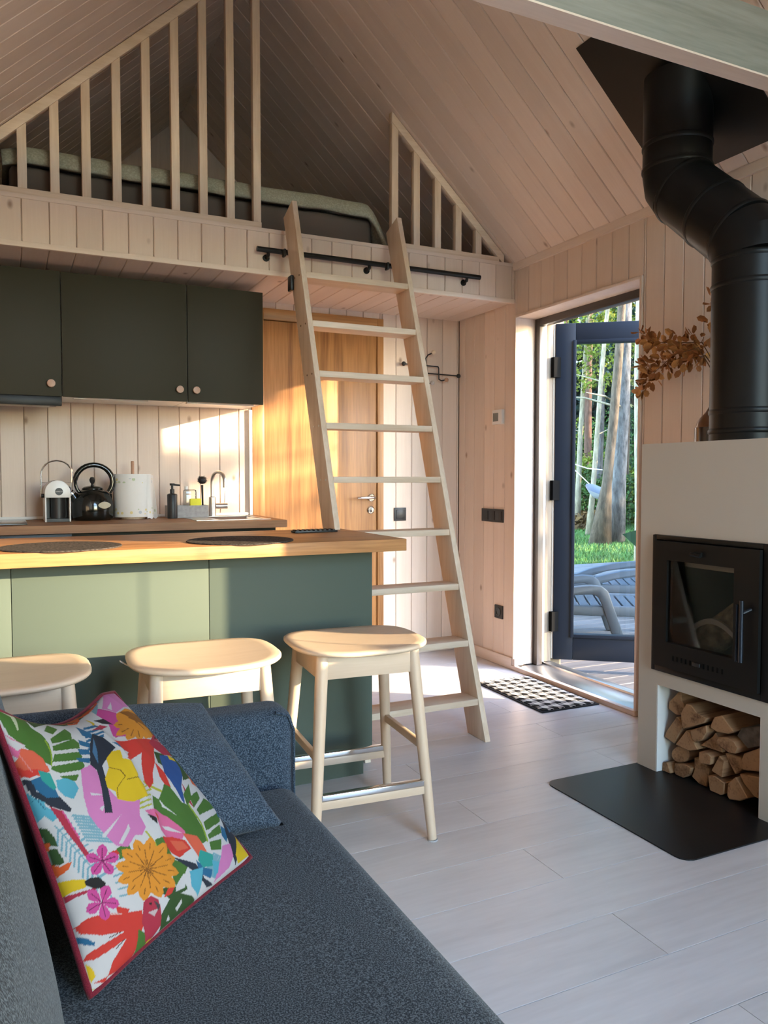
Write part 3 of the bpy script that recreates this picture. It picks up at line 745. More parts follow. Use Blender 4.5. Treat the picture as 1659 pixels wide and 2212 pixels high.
weld(obj('back_cushion', back_cushion(1.092, 1.732, .20, .018), M['sofa'], sofa))
for lx in (XL+.08, .52):
    for ly in (-.68, 1.79): obj('leg', MB().lathe([(.016, 0), (.022, .0995)], (lx, ly, 0), 14), M['blackmat'], sofa, smooth=True)

# ---- dark blue throw cushion against the sofa arm
def pillow_mb(C, B, A, D, h, n=44, sag=None, pinch=.03, wr=0.0, fold=0.0):
    """soft square cushion between four corners (C-B bottom, D-A top)"""
    C, B, A, D = map(Vector, (C, B, A, D)); mb = MB()
    nrm = ((B-C).cross(D-C)).normalized()
    def base(u, v):
        uu = .5+(u-.5)*(1-pinch*(1-(2*v-1)**2)*1.0*abs(2*u-1)); vv = .5+(v-.5)*(1-pinch*(1-(2*u-1)**2)*abs(2*v-1))
        p = C*(1-uu)*(1-vv)+B*uu*(1-vv)+A*uu*vv+D*(1-uu)*vv
        if sag: p = p+Vector(sag)*(max(0, v-.55)/.45)**2*max(0, math.sin(math.pi*min(1, u*1.15)))
        return p
    def side(s):
        def f(u, v):
            e = (max(0, math.sin(math.pi*u))*max(0, math.sin(math.pi*v)))**.42
            w = wr*(math.sin(u*19+v*7)*.5+math.sin(u*9-v*23)*.5)*e
            if fold and s > 0:   # soft creases running up from the bottom edge
                w += fold*e*(math.exp(-((u-.47-.10*(v-.5))/.035)**2)*(.35+.65*v) - .8*math.exp(-((u-.55-.12*(v-.5))/.05)**2)*(.3+.7*v) + .7*math.exp(-((u-.26-.25*(v-.8))/.05)**2)*v*v + .6*math.exp(-((u-.80+.2*v)/.05)**2)*v)
            return base(u, v)+nrm*s*(h*e+w)
        return f
    mb.grid(side(1), n, n); k = len(mb.f); mb.grid(side(-1), n, n)
    return mb, base, k
mb, base, k = pillow_mb((-.02, 1.44, .470), (.482, 1.465, .468), (.375, 1.705, .665), (-.06, 1.70, .690), .085, wr=.004)
cu = weld(obj('throw_cushion', mb, M['sofa2'], sub=0))
tag(cu, 'plain dark blue throw cushion leaning on the far sofa arm', 'cushion')

# ---- fireplace block
FX, FY0, FY1, FZ = 2.272, 1.682, 2.366, 1.290
fp = thing('fireplace', 'beige plastered fireplace block with a log niche on the right wall', 'fireplace', (2.5, 2.02, 0))
XBK = XR-.001
SY0_, SY1_, SZ0_, SZ1_ = 1.742, 2.292, .407, .938
NY0, NY1, NZ = 1.797, 2.267, .350
mb = MB()
mb.box(FX, XBK, FY0, FY1, SZ1_, FZ); mb.box(FX, XBK, FY0, FY1, NZ, SZ0_)
mb.box(FX, XBK, FY0, SY0_, SZ0_, SZ1_); mb.box(FX, XBK, SY1_, FY1, SZ0_, SZ1_)
mb.box(FX, XBK, FY0, NY0, 0, NZ); mb.box(FX, XBK, NY1, FY1, 0, NZ); mb.box(XBK-.04, XBK, NY0, NY1, 0, NZ); mb.box(XBK-.02, XBK, SY0_, SY1_, SZ0_, SZ1_)
obj('surround', mb, M['plaster'], fp)
for a_, b_ in ((NY1-.004, NY1-.0003), (NY0+.0003, NY0+.004)): obj('niche_side', MB().box(FX+.001, XBK-.041, a_, b_, .0051, NZ-.0003), M['white'], fp)
obj('niche_floor', MB().box(FX+.0605, XBK-.041, NY0+.005, NY1-.005, .0005, .0048), M['blackplate'], fp)
st = thing('wood_stove', 'black steel stove insert with glass door set in the beige fireplace', 'stove', (FX, 2.02, .67))
fr = MB(); x0, x1 = FX-.010, FX+.03
for A in ((SY0_+.001, SY0_+.052, SZ0_+.001, SZ1_-.001), (SY1_-.020, SY1_-.001, SZ0_+.001, SZ1_-.001), (SY0_+.052, SY1_-.020, SZ0_+.001, SZ0_+.024), (SY0_+.052, SY1_-.020, SZ1_-.018, SZ1_-.001)):
    fr.box(x0, x1, A[0], A[1], A[2], A[3])
obj('frame', fr, M['black'], st, bevel=.002)
G = (1.898, 2.203, .532, .846)          # glass y0,y1,z0,z1
D_ = (SY0_+.055, SY1_-.023, SZ0_+.027, SZ1_-.021)
dd = MB(); x0, x1 = FX-.024, FX+.010
dd.box(x0, x1, D_[0], G[0], D_[2], D_[3]); dd.box(x0, x1, G[1], D_[1], D_[2], D_[3]); dd.box(x0, x1, G[0], G[1], D_[2], G[2]); dd.box(x0, x1, G[0], G[1], G[3], D_[3])
sdoor = obj('stove_door', dd, M['black'], st)
obj('pane', MB().box(FX-.014, FX-.009, G[0]-.006, G[1]+.006, G[2]-.006, G[3]+.006), M['glass_stove'], sdoor)
hd = MB(); hx_, hy_ = FX-.056, 1.838
hd.tube([(hx_, hy_, .535), (hx_, hy_, .745)], .0075, 12); hd.tube([(hx_, hy_, .70), (FX-.0245, hy_-.012, .715)], .006, 10); hd.tube([(hx_-.0, hy_+.018, .535), (hx_, hy_+.018, .73)], .005, 10)
obj('door_handle', hd, plain('stove_handle_steel', (.030, .036, .048), .25, .6), sdoor, smooth=True)
kn = MB(); kn.box(FX-.034, FX-.0245, 2.035, 2.075, .872, .888); kn.tube([(FX-.040, 2.075, .880), (FX-.040, 2.030, .876)], .007, 10)
obj('air_control', kn, M['black'], sdoor, smooth=False)
for i in range(12):
    if i in (5, 6): continue
    yy = 2.165-.0205*i; obj('vent_slot', MB().box(FX-.0248, FX-.0241, yy-.0035, yy+.0035, .468, .486), M['hinge'], sdoor)
obj('air_slider', MB().box(FX-.030, FX-.0245, 2.035, 2.070, .470, .484), M['blackmat'], sdoor, bevel=.002)
fb = MB(); a, b, c, d_ = SY0_+.07, SY1_-.045, SZ0_+.03, SZ1_-.03; xb = XBK-.06
fb.add([(FX+.011, a, c), (FX+.011, b, c), (FX+.011, b, d_), (FX+.011, a, d_), (xb, a, c), (xb, b, c), (xb, b, d_), (xb, a, d_)], [(0,1,5,4), (1,2,6,5), (2,3,7,6), (3,0,4,7), (4,5,6,7)])
obj('firebox', fb, M['vermiculite'], st)
obj('baffle', MB().box(FX+.015, FX+.02, G[0]-.02, G[1]+.02, G[3]-.022, G[3]+.02), M['retainer'], st)
rt = MB(); N = 14; inn = []; out = []
for i in range(N+1):
    t = i/N; yy = 2.19-.28*t; zz = .545+.075*math.sin(math.pi*t); inn.append((yy, zz)); out.append((yy, zz+.020))
rt.prism([(FX+.05, *p) for p in inn]+[(FX+.05, *p) for p in out[::-1]], (.012, 0, 0))
obj('log_retainer', rt, M['retainer'], st)
def log_tube(p0, p1, r, seg=14):
    return MB().tube([Vector(p0), Vector(p0).lerp(Vector(p1), .5), Vector(p1)], [r, r*.97, r*.93], seg)
lg = obj('firewood_log', log_tube((FX+.16, 2.17, .520), (FX+.20, 1.92, .735), .062), M['bark_log'], smooth=True)
tag(lg, 'single birch log leaning behind the glass of the stove', 'log')
# ---- black steel hearth plate (rounded corners)
hp = []; R_ = .045; hx0, hx1, hy0, hy1 = 1.814, FX+.06, 1.684, 2.372
for cx, cy, a0 in ((hx0+R_, hy0+R_, math.pi), (hx1, hy0, None), (hx1, hy1, None), (hx0+R_, hy1-R_, math.pi/2)):
    if a0 is None: hp.append((cx, cy, .0005)); continue
    for i in range(7):
        a = a0+math.pi/2*i/6; hp.append((cx+R_*math.cos(a), cy+R_*math.sin(a), .0005))
hp2 = [p for p in hp]
tag(obj('hearth_plate', MB().prism(hp2, (0, 0, .004)), M['blackplate']), 'black sheet steel hearth plate on the floor in front of the fireplace', 'hearth')

# ---- flue pipe
PXc, PR = 2.42, .131
LYc, UYc, E1, E2 = 1.996, 2.352, 2.000, 2.318
flue = thing('flue_pipe', 'thick matt black flue pipe with two elbows rising from the fireplace', 'flue', (PXc, LYc, FZ))
def ztop(y): return EAVE+SL*(XR-PXc)
def elbow(c, d0, d1, n=2, L=.062):
    """segmented bend around corner c"""
    c = Vector(c); d0 = Vector(d0).normalized(); d1 = Vector(d1).normalized(); pts = []
    a, b = c-d0*L, c+d1*L
    for i in range(n+1):
        t = i/n; pts.append(((1-t)**2)*a + 2*t*(1-t)*c + t*t*b)
    return pts
up = Vector((0, 0, 1)); ob_ = Vector((0, UYc-LYc, E2-E1)).normalized()
e1 = elbow((PXc, LYc, E1), up, ob_); e2 = elbow((PXc, UYc, E2), ob_, up)
obj('lower_pipe', MB().tube([(PXc, LYc, FZ+.0005), tuple(e1[0])], PR, 40), M['blackpaint'], flue, smooth=True, angle=60)
obj('lower_elbow', MB().tube(e1, PR+.001, 40), M['blackpaint'], flue, smooth=True, angle=20)
obj('sloping_pipe', MB().tube([tuple(e1[-1]), tuple(e2[0])], PR, 40), M['blackpaint'], flue, smooth=True, angle=60)
obj('upper_elbow', MB().tube(e2, PR+.001, 40), M['blackpaint'], flue, smooth=True, angle=20)
obj('upper_pipe', MB().tube([tuple(e2[-1]), (PXc, UYc, EAVE+SL*(XR-PXc)+.05)], PR, 40), M['blackpaint'], flue, smooth=True, angle=60)
def collar(c, d, r=PR+.004, w=.010):
    c, d = Vector(c), Vector(d).normalized()
    return MB().tube([c-d*w, c-d*w*.5, c+d*w*.5, c+d*w], [r-.003, r, r, r-.003], 40)
cs = [((PXc, LYc, FZ+.035), up), ((PXc, LYc, FZ+.105), up), ((PXc, LYc, 1.845), up), (e1[0], up), (e1[-1], ob_), (Vector(e1[-1]).lerp(Vector(e2[0]), .45), ob_), (e2[0], ob_), (e2[-1], up), ((PXc, UYc, e2[-1].z+.09), up)]
for c, d in cs: obj('collar', collar(c, d), M['blackpaint'], flue, smooth=True)
# black ceiling plate around the flue, lying on the slope
cp = thing('ceiling_plate', 'square black metal plate where the flue meets the sloping ceiling', 'plate', (PXc, UYc, ztop(0)))
def onslope(x, y, off=0): return Vector((x, y, EAVE+SL*(XR-x))) + Vector((-SN, 0, -CS))*off
mb = MB().prism([onslope(2.155, 2.050, .002), onslope(2.668, 2.050, .002), onslope(2.668, 2.648, .002), onslope(2.155, 2.648, .002)], Vector((-SN, 0, -CS))*.004)
obj('plate', mb, M['blackplate'], cp)
# ================================================================== STOOLS
def make_stool(label):
    t = thing('bar_stool', label, 'stool', (0, 0, 0), 0, 'bar stools in front of the breakfast bar')
    HS = .634
    # saddle seat: superellipse outline, dished across its width
    a, b, N, Rn = .223, .204, 56, 8
    def outline(th):
        c, s = math.cos(th), math.sin(th); e = 2/3.0
        x = a*math.copysign(abs(c)**e, c); y = b*math.copysign(abs(s)**e, s)
        return x, y
    def dish(x, y): return HS - .010 + .010*(abs(x)/a)**2.2 + .004*(y/b)**2
    mb = MB(); vs = []; th_ = .016
    rows = [(0.02, 0), (.3, 0), (.6, 0), (.85, 0), (.97, 0), (1.0, -.005), (1.0, -.011), (.975, -th_), (.6, -th_), (.02, -th_)]
    for k, dz in rows:
        for j in range(N):
            x, y = outline(2*math.pi*j/N); vs.append((x*k, y*k, dish(x*k, y*k)+dz))
    fs = []
    for i in range(len(rows)-1):
        for j in range(N): fs.append((i*N+j, i*N+(j+1) % N, (i+1)*N+(j+1) % N, (i+1)*N+j))
    fs.append(tuple(range(N))); fs.append(tuple((len(rows)-1)*N+j for j in range(N))[::-1]); mb.add(vs, fs)
    obj('seat', mb, M['birch'], t, smooth=True, angle=60)
    TX, TY, BX_, BY_ = .152, .132, .196, .192
    def leg_at(sx, sy, z):
        k = 1-z/.60; return Vector((sx*(TX+(BX_-TX)*k), sy*(TY+(BY_-TY)*k), z))
    for sx in (-1, 1):
        for sy in (-1, 1):
            lg_ = obj('leg', MB().tube([leg_at(sx, sy, .004), leg_at(sx, sy, .2), leg_at(sx, sy, .612)], [.0145, .0175, .0205], 16), M['birch_z'], t, smooth=True)
            obj('glide', MB().lathe([(.017, 0), (.017, .0038)], tuple(leg_at(sx, sy, 0)), 14), M['felt'], lg_)
    z0, z1 = .538, .6085
    for sy in (-1, 1):
        A, B = leg_at(-1, sy, .56), leg_at(1, sy, .56)
        obj('apron', MB().box(A.x+.012, B.x-.012, A.y-.010, A.y+.010, z0, z1), M['birch'], t, bevel=.002)
    for sx in (-1, 1):
        A, B = leg_at(sx, -1, .56), leg_at(sx, 1, .56)
        obj('apron', MB().box(A.x-.010, A.x+.010, A.y+.012, B.y-.012, z0, z1), M['birch'], t, bevel=.002)
        A, B = leg_at(sx, -1, .300), leg_at(sx, 1, .300)
        obj('stretcher', MB().box(A.x-.008, A.x+.008, A.y+.010, B.y-.010, .287, .313), M['birch'], t, bevel=.003)
    for sy in (-1, 1):
        A, B = leg_at(-1, sy, .170), leg_at(1, sy, .170)
        fr_ = obj('foot_rail', MB().box(A.x+.010, B.x-.010, A.y-.010, A.y+.010, .150, .176), M['birch'], t, bevel=.002)
        obj('steel_strip', MB().box(A.x+.012, B.x-.012, A.y-.0115, A.y+.0115, .1762, .196), M['chrome'], fr_, bevel=.004, seg=3)
    return t
stool = make_stool('pale birch bar stool standing clear of the sofa, nearest the ladder')
spots = [((1.020, 2.352), -4.0, None), ((.522, 2.345), -3.0, 'pale birch bar stool behind the far arm of the sofa, the middle one'),
         ((-.022, 2.350), 0.0, 'pale birch bar stool cut by the left edge of the picture')]
for (x, y), a, lab in spots:
    o = stool if lab is None else copy_tree(stool)
    o.location = (x, y, 0); o.rotation_euler = (0, 0, math.radians(a))
    if lab: o['label'] = lab
    if x == .522: tag_o = obj('paper_tag', MB().obox(Matrix.Translation((-.226, .03, .612)) @ Matrix.Rotation(.6, 4, 'Y'), .03, .018, .0015), M['paper'], o, world=False)
# ================================================================== SMALL THINGS IN THE KITCHEN
# coffee machine
cx, cy = .222, 4.325; w2 = .060
cm = thing('coffee_machine', 'white capsule coffee machine with a chrome handle on the dark worktop', 'coffee machine', (cx, cy, CZ))
arch = [(-w2, 0), (-w2, .145)]
for i in range(1, 16):
    a = math.pi*(1-i/16); arch.append((w2*math.cos(a), .145+.060*math.sin(a)*1.05))
arch += [(w2, .145), (w2, 0)]
inn = [(w2-.007, 0), (w2-.007, .122), (-w2+.007, .122), (-w2+.007, 0)]
sh = MB()
# white shell: arch front with an opening, extruded back
sh.prism([(cx-w2, cy-.10, CZ+.0004), (cx-w2, cy-.10, CZ+.122), (cx-w2+.007, cy-.10, CZ+.122), (cx-w2+.007, cy-.10, CZ+.0004)], (0, .26, 0))
sh.prism([(cx+w2-.007, cy-.10, CZ+.0004), (cx+w2-.007, cy-.10, CZ+.122), (cx+w2, cy-.10, CZ+.122), (cx+w2, cy-.10, CZ+.0004)], (0, .26, 0))
top = [(x, z) for x, z in arch if z > .12]
sh.prism([(cx-w2, cy-.10, CZ+.122)]+[(cx+x, cy-.10, CZ+z) for x, z in top]+[(cx+w2, cy-.10, CZ+.122)], (0, .26, 0))
obj('shell', sh, M['whitelac'], cm, bevel=.0015)
ib = MB(); ib.box(cx-w2+.0072, cx+w2-.0072, cy-.01, cy+.155, CZ+.001, CZ+.1218); ib.box(cx-w2+.0072, cx+w2-.0072, cy-.098, cy-.0101, CZ+.001, CZ+.016)
obj('brew_bay', ib, M['blackmat'], cm)
obj('cup_column', MB().lathe([(.034, CZ+.017), (.034, CZ+.1215)], (cx+.004, cy-.045, 0), 24), M['blackmat'], cm, smooth=True)
bd = obj('badge', MB().lathe([(.0185, 0), (.0185, -.002)], (cx+.006, cy-.1001, CZ+.152), 24, 'y'), M['blackmat'], cm)
try:
    tc_ = bpy.data.curves.new('badge_lettering', 'FONT'); tc_.body = 'LAVAZZA'; tc_.size = .0075; tc_.align_x = 'CENTER'; tc_.align_y = 'CENTER'; tc_.extrude = .0002
    to = bpy.data.objects.new('badge_lettering', tc_); COL.objects.link(to)
    bpy.context.view_layer.update()
    dg = bpy.context.evaluated_depsgraph_get(); me_ = bpy.data.meshes.new_from_object(to.evaluated_get(dg))
    bpy.data.objects.remove(to)
    me_.transform(Matrix.Translation((.006, -.1024, .152)) @ Matrix.Rotation(math.pi/2, 4, 'X'))
    me_.materials.clear(); me_.materials.append(M['whitelac'])
    to = bpy.data.objects.new('badge_lettering', me_); COL.objects.link(to); to.parent = bd; to.location = (0, 0, 0)
    to.parent = bd
except Exception as ex: print('lettering', ex)
hp_ = [(cx-w2-.014, cy-.05, CZ+.128), (cx-w2-.014, cy-.055, CZ+.235)]
for i in range(1, 12):
    a = math.pi*(1-i/12); hp_.append((cx+(w2+.014)*math.cos(a)*1.0, cy-.056, CZ+.235+.072*math.sin(a)))
hp_ += [(cx+w2+.012, cy-.055, CZ+.235), (cx+w2+.006, cy-.05, CZ+.150)]
obj('handle', MB().tube(hp_, .0042, 10).tube([(cx-w2-.014, cy-.05, CZ+.196), (cx+w2+.012, cy-.05, CZ+.196)], .0015, 6), M['chrome'], cm, smooth=True)
obj('pivot', MB().lathe([(.010, 0), (.010, .014)], (cx-w2-.0142, cy-.05, CZ+.131), 14, 'x'), M['blackmat'], cm, smooth=True)
obj('water_tank', MB().box(cx-.054, cx+.054, cy+.161, cy+.19, CZ+.001, CZ+.15), plain('smoky_tank', (.12, .11, .10), .2), cm, bevel=.006)
# kettle
kx, ky = .395, 4.335
ke = thing('kettle', 'black enamel whistling kettle between the coffee machine and the kitchen paper', 'kettle', (kx, ky, CZ))
obj('body', MB().lathe([(.088, .001), (.098, .012), (.103, .030), (.103, .075), (.098, .105), (.083, .137), (.058, .157), (.050, .161)], (kx, ky, CZ), 40), M['gloss_black'], ke, smooth=True, angle=50)
lid = obj('lid', MB().lathe([(.052, .1612), (.052, .166), (.040, .174), (.012, .180)], (kx, ky, CZ), 30), M['gloss_black'], ke, smooth=True, angle=60)
obj('lid_knob', MB().lathe([(.009, .1802), (.006, .188), (.012, .198), (.015, .210), (.010, .222), (.003, .225)], (kx, ky, CZ), 18), M['blackmat'], lid, smooth=True)
hp_ = []
for i in range(21):
    a = math.radians(218 - 256*i/20); hp_.append((kx+.008+.092*math.cos(a), ky-.01, CZ+.200+.088*math.sin(a)))
obj('handle', MB().tube(hp_, [.009]*4+[.013]*10+[.0145]*7, 12), M['gloss_black'], ke, smooth=True)
obj('spout', MB().tube([(kx-.078, ky-.015, CZ+.105), (kx-.100, ky-.018, CZ+.138), (kx-.120, ky-.02, CZ+.158)], [.026, .019, .016], 16), M['gloss_black'], ke, smooth=True)
obj('spout_ring', MB().tube([(kx-.099, ky-.018, CZ+.1365), (kx-.106, ky-.0187, CZ+.1445)], .0205, 16), M['steel'], ke, smooth=True)
obj('whistle', MB().tube([(kx-.1195, ky-.02, CZ+.1575), (kx-.130, ky-.021, CZ+.168)], [.019, .017], 16), M['blackmat'], ke, smooth=True)
pl = []
for i in range(24):
    a = 2*math.pi*i/24; e = 1.0+.18*math.cos(2*a); pl.append((.031*math.cos(a)*e, .0175*math.sin(a)))
ang = math.radians(-62); nx, ny = math.cos(ang), math.sin(ang); tx_, ty_ = -ny, nx
obj('maker_plate', MB().prism([(kx+nx*.1025+tx_*p, ky+ny*.1025+ty_*p, CZ+.080+q) for p, q in pl], (nx*.0035, ny*.0035, 0)), M['cream'], ke)
# black toaster-like box behind the kettle
bxk = thing('storage_box', 'low black box behind the kettle', 'box', (.43, 4.47, CZ))
obj('case', MB().box(.33, .505, 4.447, 4.505, CZ+.0003, CZ+.135), M['blackmat'], bxk, bevel=.004)
obj('metal_foot', MB().box(.466, .504, 4.440, 4.4468, CZ+.004, CZ+.010), M['steel'], bxk)
# kitchen paper on a wooden holder
px_, py_ = .603, 4.375
kp = thing('paper_holder', 'wooden kitchen paper holder standing beside the kettle', 'holder', (px_, py_, CZ))
obj('base_disc', MB().lathe([(.062, .0004), (.062, .012)], (px_, py_, CZ), 30), M['pine_z'], kp)
obj('post', MB().lathe([(.0085, .0122), (.0085, .306), (.006, .310)], (px_, py_, CZ), 16), M['copper'], kp, smooth=True)
def paper_print():
    m, n, l, b = new_mat('printed_kitchen_paper')
    tc = n.new('ShaderNodeTexCoord'); sp = n.new('ShaderNodeSeparateXYZ'); l.new(tc.outputs['Object'], sp.inputs[0])
    def band(c, h):
        s1 = n.new('ShaderNodeMath'); s1.operation = 'SUBTRACT'; s1.inputs[1].default_value = c; l.new(sp.outputs[2], s1.inputs[0])
        s2 = n.new('ShaderNodeMath'); s2.operation = 'ABSOLUTE'; l.new(s1.outputs[0], s2.inputs[0])
        s3 = n.new('ShaderNodeMath'); s3.operation = 'LESS_THAN'; s3.inputs[1].default_value = h; l.new(s2.outputs[0], s3.inputs[0]); return s3
    a, c = band(.045, .017), band(.205, .013)
    ad = n.new('ShaderNodeMath'); ad.operation = 'ADD'; l.new(a.outputs[0], ad.inputs[0]); l.new(c.outputs[0], ad.inputs[1])
    vo = n.new('ShaderNodeTexVoronoi'); vo.inputs['Scale'].default_value = 42; l.new(tc.outputs['Object'], vo.inputs['Vector'])
    lt = n.new('ShaderNodeMath'); lt.operation = 'LESS_THAN'; lt.inputs[1].default_value = .36; l.new(vo.outputs['Distance'], lt.inputs[0])
    mu = n.new('ShaderNodeMath'); mu.operation = 'MULTIPLY'; l.new(ad.outputs[0], mu.inputs[0]); l.new(lt.outputs[0], mu.inputs[1])
    sc = n.new('ShaderNodeMath'); sc.operation = 'MULTIPLY'; sc.inputs[1].default_value = .75; l.new(mu.outputs[0], sc.inputs[0])
    r = n.new('ShaderNodeValToRGB'); r.color_ramp.interpolation = 'CONSTANT'
    r.color_ramp.elements[0].color = (.75, .60, .16, 1); r.color_ramp.elements[1].color = (.42, .52, .28, 1); r.color_ramp.elements[1].position = .55
    e = r.color_ramp.elements.new(.8); e.color = (.45, .50, .55, 1)
    sx = n.new('ShaderNodeSeparateColor'); l.new(vo.outputs['Color'], sx.inputs[0]); l.new(sx.outputs[0], r.inputs[0])
    mx = n.new('ShaderNodeMix'); mx.data_type = 'RGBA'; mx.inputs[6].default_value = (.80, .78, .74, 1); l.new(r.outputs[0], mx.inputs[7]); l.new(sc.outputs[0], mx.inputs[0])
    l.new(mx.outputs[2], b.inputs['Base Color']); b.inputs['Roughness'].default_value = .9; return m
ro = MB(); ro.lathe([(.022, .0125), (.098, .0125), (.100, .016), (.0985, .236), (.096, .240), (.022, .240), (.022, .0125)], (px_, py_, CZ), 48, cap=False)
roll = obj('paper_roll', ro, paper_print(), smooth=True, angle=50); roll.data.transform(Matrix.Translation((-px_, -py_, -CZ))); roll.location = (px_, py_, CZ)
tag(roll, 'fat roll of kitchen paper printed with small yellow flowers', 'kitchen paper')
fl_ = MB()
def flap(u, v):
    a = math.radians(-52 + 66*u); r = .1005 + .004*u + .030*u*u*(1-v)*1.1 + .003*math.sin(u*9)
    return (r*math.cos(a), r*math.sin(a), .003 + .232*v + .004*math.sin(u*17)*(1-v))
fl_.grid(flap, 20, 8); fo_ = obj('loose_sheet', fl_, roll.data.materials[0], roll, smooth=True, world=False)
# caddy with soap, brush and sponge
cd = thing('sink_caddy', 'grey stone-look washing-up caddy beside the kitchen tap', 'caddy', (.91, 4.40, CZ))
c = MB(); a, b, y0, y1 = .782, 1.004, 4.350, 4.440
c.box(a, b, y0, y0+.006, CZ+.0004, CZ+.068); c.box(a, b, y1-.006, y1, CZ+.0004, CZ+.068); c.box(a, a+.006, y0+.006, y1-.006, CZ+.0004, CZ+.068); c.box(b-.006, b, y0+.006, y1-.006, CZ+.0004, CZ+.068); c.box(a+.006, b-.006, y0+.006, y1-.006, CZ+.0004, CZ+.006)
obj('tray', c, M['greycon'], cd)
obj('divider', MB().box(.868, .872, y0+.0062, y1-.0062, CZ+.0062, CZ+.064), M['greycon'], cd)
so = thing('soap_dispenser', 'black pump soap dispenser standing in front of the grey caddy', 'dispenser', (.800, 4.318, CZ))
sx_, sy_ = .800, 4.318
obj('bottle', MB().lathe([(.026, .0005), (.027, .006), (.027, .128), (.024, .133), (.012, .136)], (sx_, sy_, CZ), 28), M['blackmat'], so, smooth=True, angle=50)
pm = MB().lathe([(.012, .1362), (.012, .158), (.006, .160), (.006, .178), (.013, .179), (.013, .190)], (sx_, sy_, CZ), 18); pm.tube([(sx_, sy_, CZ+.184), (sx_+.040, sy_-.012, CZ+.180)], [.006, .0045], 10)
obj('pump', pm, M['blackmat'], so, smooth=True, angle=50)
wg = thing('detergent_bottle', 'clear washing-up liquid bottle standing in the grey caddy', 'bottle', (.905, 4.395, CZ+.006))
obj('bottle', MB().box(.875, .945, 4.375, 4.41, CZ+.0065, CZ+.155), glass('clear_plastic', (.93, .95, .92), 1.2), wg, bevel=.010, seg=3)
obj('cap', MB().lathe([(.010, .1555), (.010, .172), (.004, .176)], (.89, 4.392, CZ), 14), M['whitelac'], wg, smooth=True)
spg = obj('sponge', MB().box(.903, .965, 4.352, 4.372, CZ+.0065, CZ+.105), M['yellow'], bevel=.004); tag(spg, 'bright yellow sponge standing in the grey caddy', 'sponge')
br = thing('dish_brush', 'black round-headed dish brush standing upright in the caddy', 'brush', (.985, 4.40, CZ))
obj('handle', MB().tube([(.984, 4.405, CZ+.0065), (.982, 4.400, CZ+.10), (.980, 4.398, CZ+.180)], [.0055, .0055, .007], 10), M['blackmat'], br, smooth=True)
bh = MB(); bh.ball((.980, 4.396, CZ+.207), .024, .022, .022, 16, 10)
for i in range(160):
    a = random.uniform(0, 2*math.pi); zc = random.uniform(-.9, .9); rr = math.sqrt(1-zc*zc)
    d = Vector((rr*math.cos(a), rr*math.sin(a), zc)); p = Vector((.980, 4.396, CZ+.207)); q = d.orthogonal()*.0012
    bh.add([p+d*.021-q, p+d*.021+q, p+d*.031], [(0, 1, 2)])
obj('bristles', bh, M['blackmat'], br)
# placemats and black trivet on the bar
for (x, y, r), lab in (((.152, 2.765, .190), 'round dark woven placemat on the bar worktop behind the leftmost stool'), ((.752, 2.765, .190), 'round dark woven placemat on the bar worktop near its right end')):
    mb = MB().lathe([(r*.2, .0005), (r, .0005), (r+.001, .002), (r-.001, .0045)] + [(r*(1-i/9), .0045+(.0008 if i % 2 else 0)) for i in range(1, 9)] + [(.004, .0045)], (x, y, BZ), 56)
    pm_ = obj('placemat', mb, M['placemat'], smooth=True, angle=40); tag(pm_, lab, 'placemat', 'placemats on the bar')
tv = thing('trivet', 'flat black slatted trivet near the right end of the bar worktop', 'trivet', (1.15, 3.06, BZ))
obj('plate', MB().box(1.058, 1.245, 3.045, 3.10, BZ+.0004, BZ+.008), M['blackmat'], tv, bevel=.001)
for i in range(9): obj('slat', MB().box(1.064+.020*i, 1.074+.020*i, 3.047, 3.098, BZ+.0082, BZ+.0125), M['blackmat'], tv)

# ================================================================== WALL FITTINGS
def plate(name, lab, cat, wall, a0, a1, z0, z1, mods):
    d = .009
    if wall == 'back': mk = lambda p, q, u, v, e0, e1: MB().box(p, q, YB-e1, YB-e0, u, v); loc = ((a0+a1)/2, YB, (z0+z1)/2)
    else: mk = lambda p, q, u, v, e0, e1: MB().box(XR-e1, XR-e0, p, q, u, v); loc = (XR, (a0+a1)/2, (z0+z1)/2)
    t = thing(name, lab, cat, loc); obj('plate', mk(a0, a1, z0, z1, .0003, d), M['blackmat'], t, bevel=.002)
    for m in mods:
        obj(m[0], mk(m[1], m[2], m[3], m[4], d+.0002, d+m[5]), M['gloss_black'] if m[0] == 'socket_well' else M['blackmat'], t, bevel=.001)
    return t
plate('light_switch', 'single black light switch on the back wall right of the oak door', 'switch', 'back', 2.244, 2.330, .877, .962, [('rocker', 2.258, 2.316, .891, .948, .003)])
plate('switch_panel', 'wide black panel of three rocker switches on the right wall', 'switch', 'right', 3.993, 4.232, .881, .962, [('rocker', 4.006+.075*i, 4.070+.075*i, .893, .950, .003) for i in range(3)])
s_ = plate('wall_socket', 'single black power socket low on the right wall beside the terrace door', 'socket', 'right', 3.992, 4.078, .286, .367, [])
obj('socket_well', MB().lathe([(.026, -.0095), (.026, -.0125), (.020, -.0125), (.018, -.0098)], (XR, 4.035, .3265), 24, 'x'), M['gloss_black'], s_)
th = thing('thermostat', 'small white thermostat on the right wall above the switches', 'thermostat', (XR, 4.046, 1.528))
obj('case', MB().box(XR-.022, XR-.0003, 3.994, 4.098, 1.484, 1.572), M['whitelac'], th, bevel=.003)
obj('display', MB().box(XR-.0235, XR-.0222, 4.030, 4.085, 1.502, 1.553), M['lcd'], th)
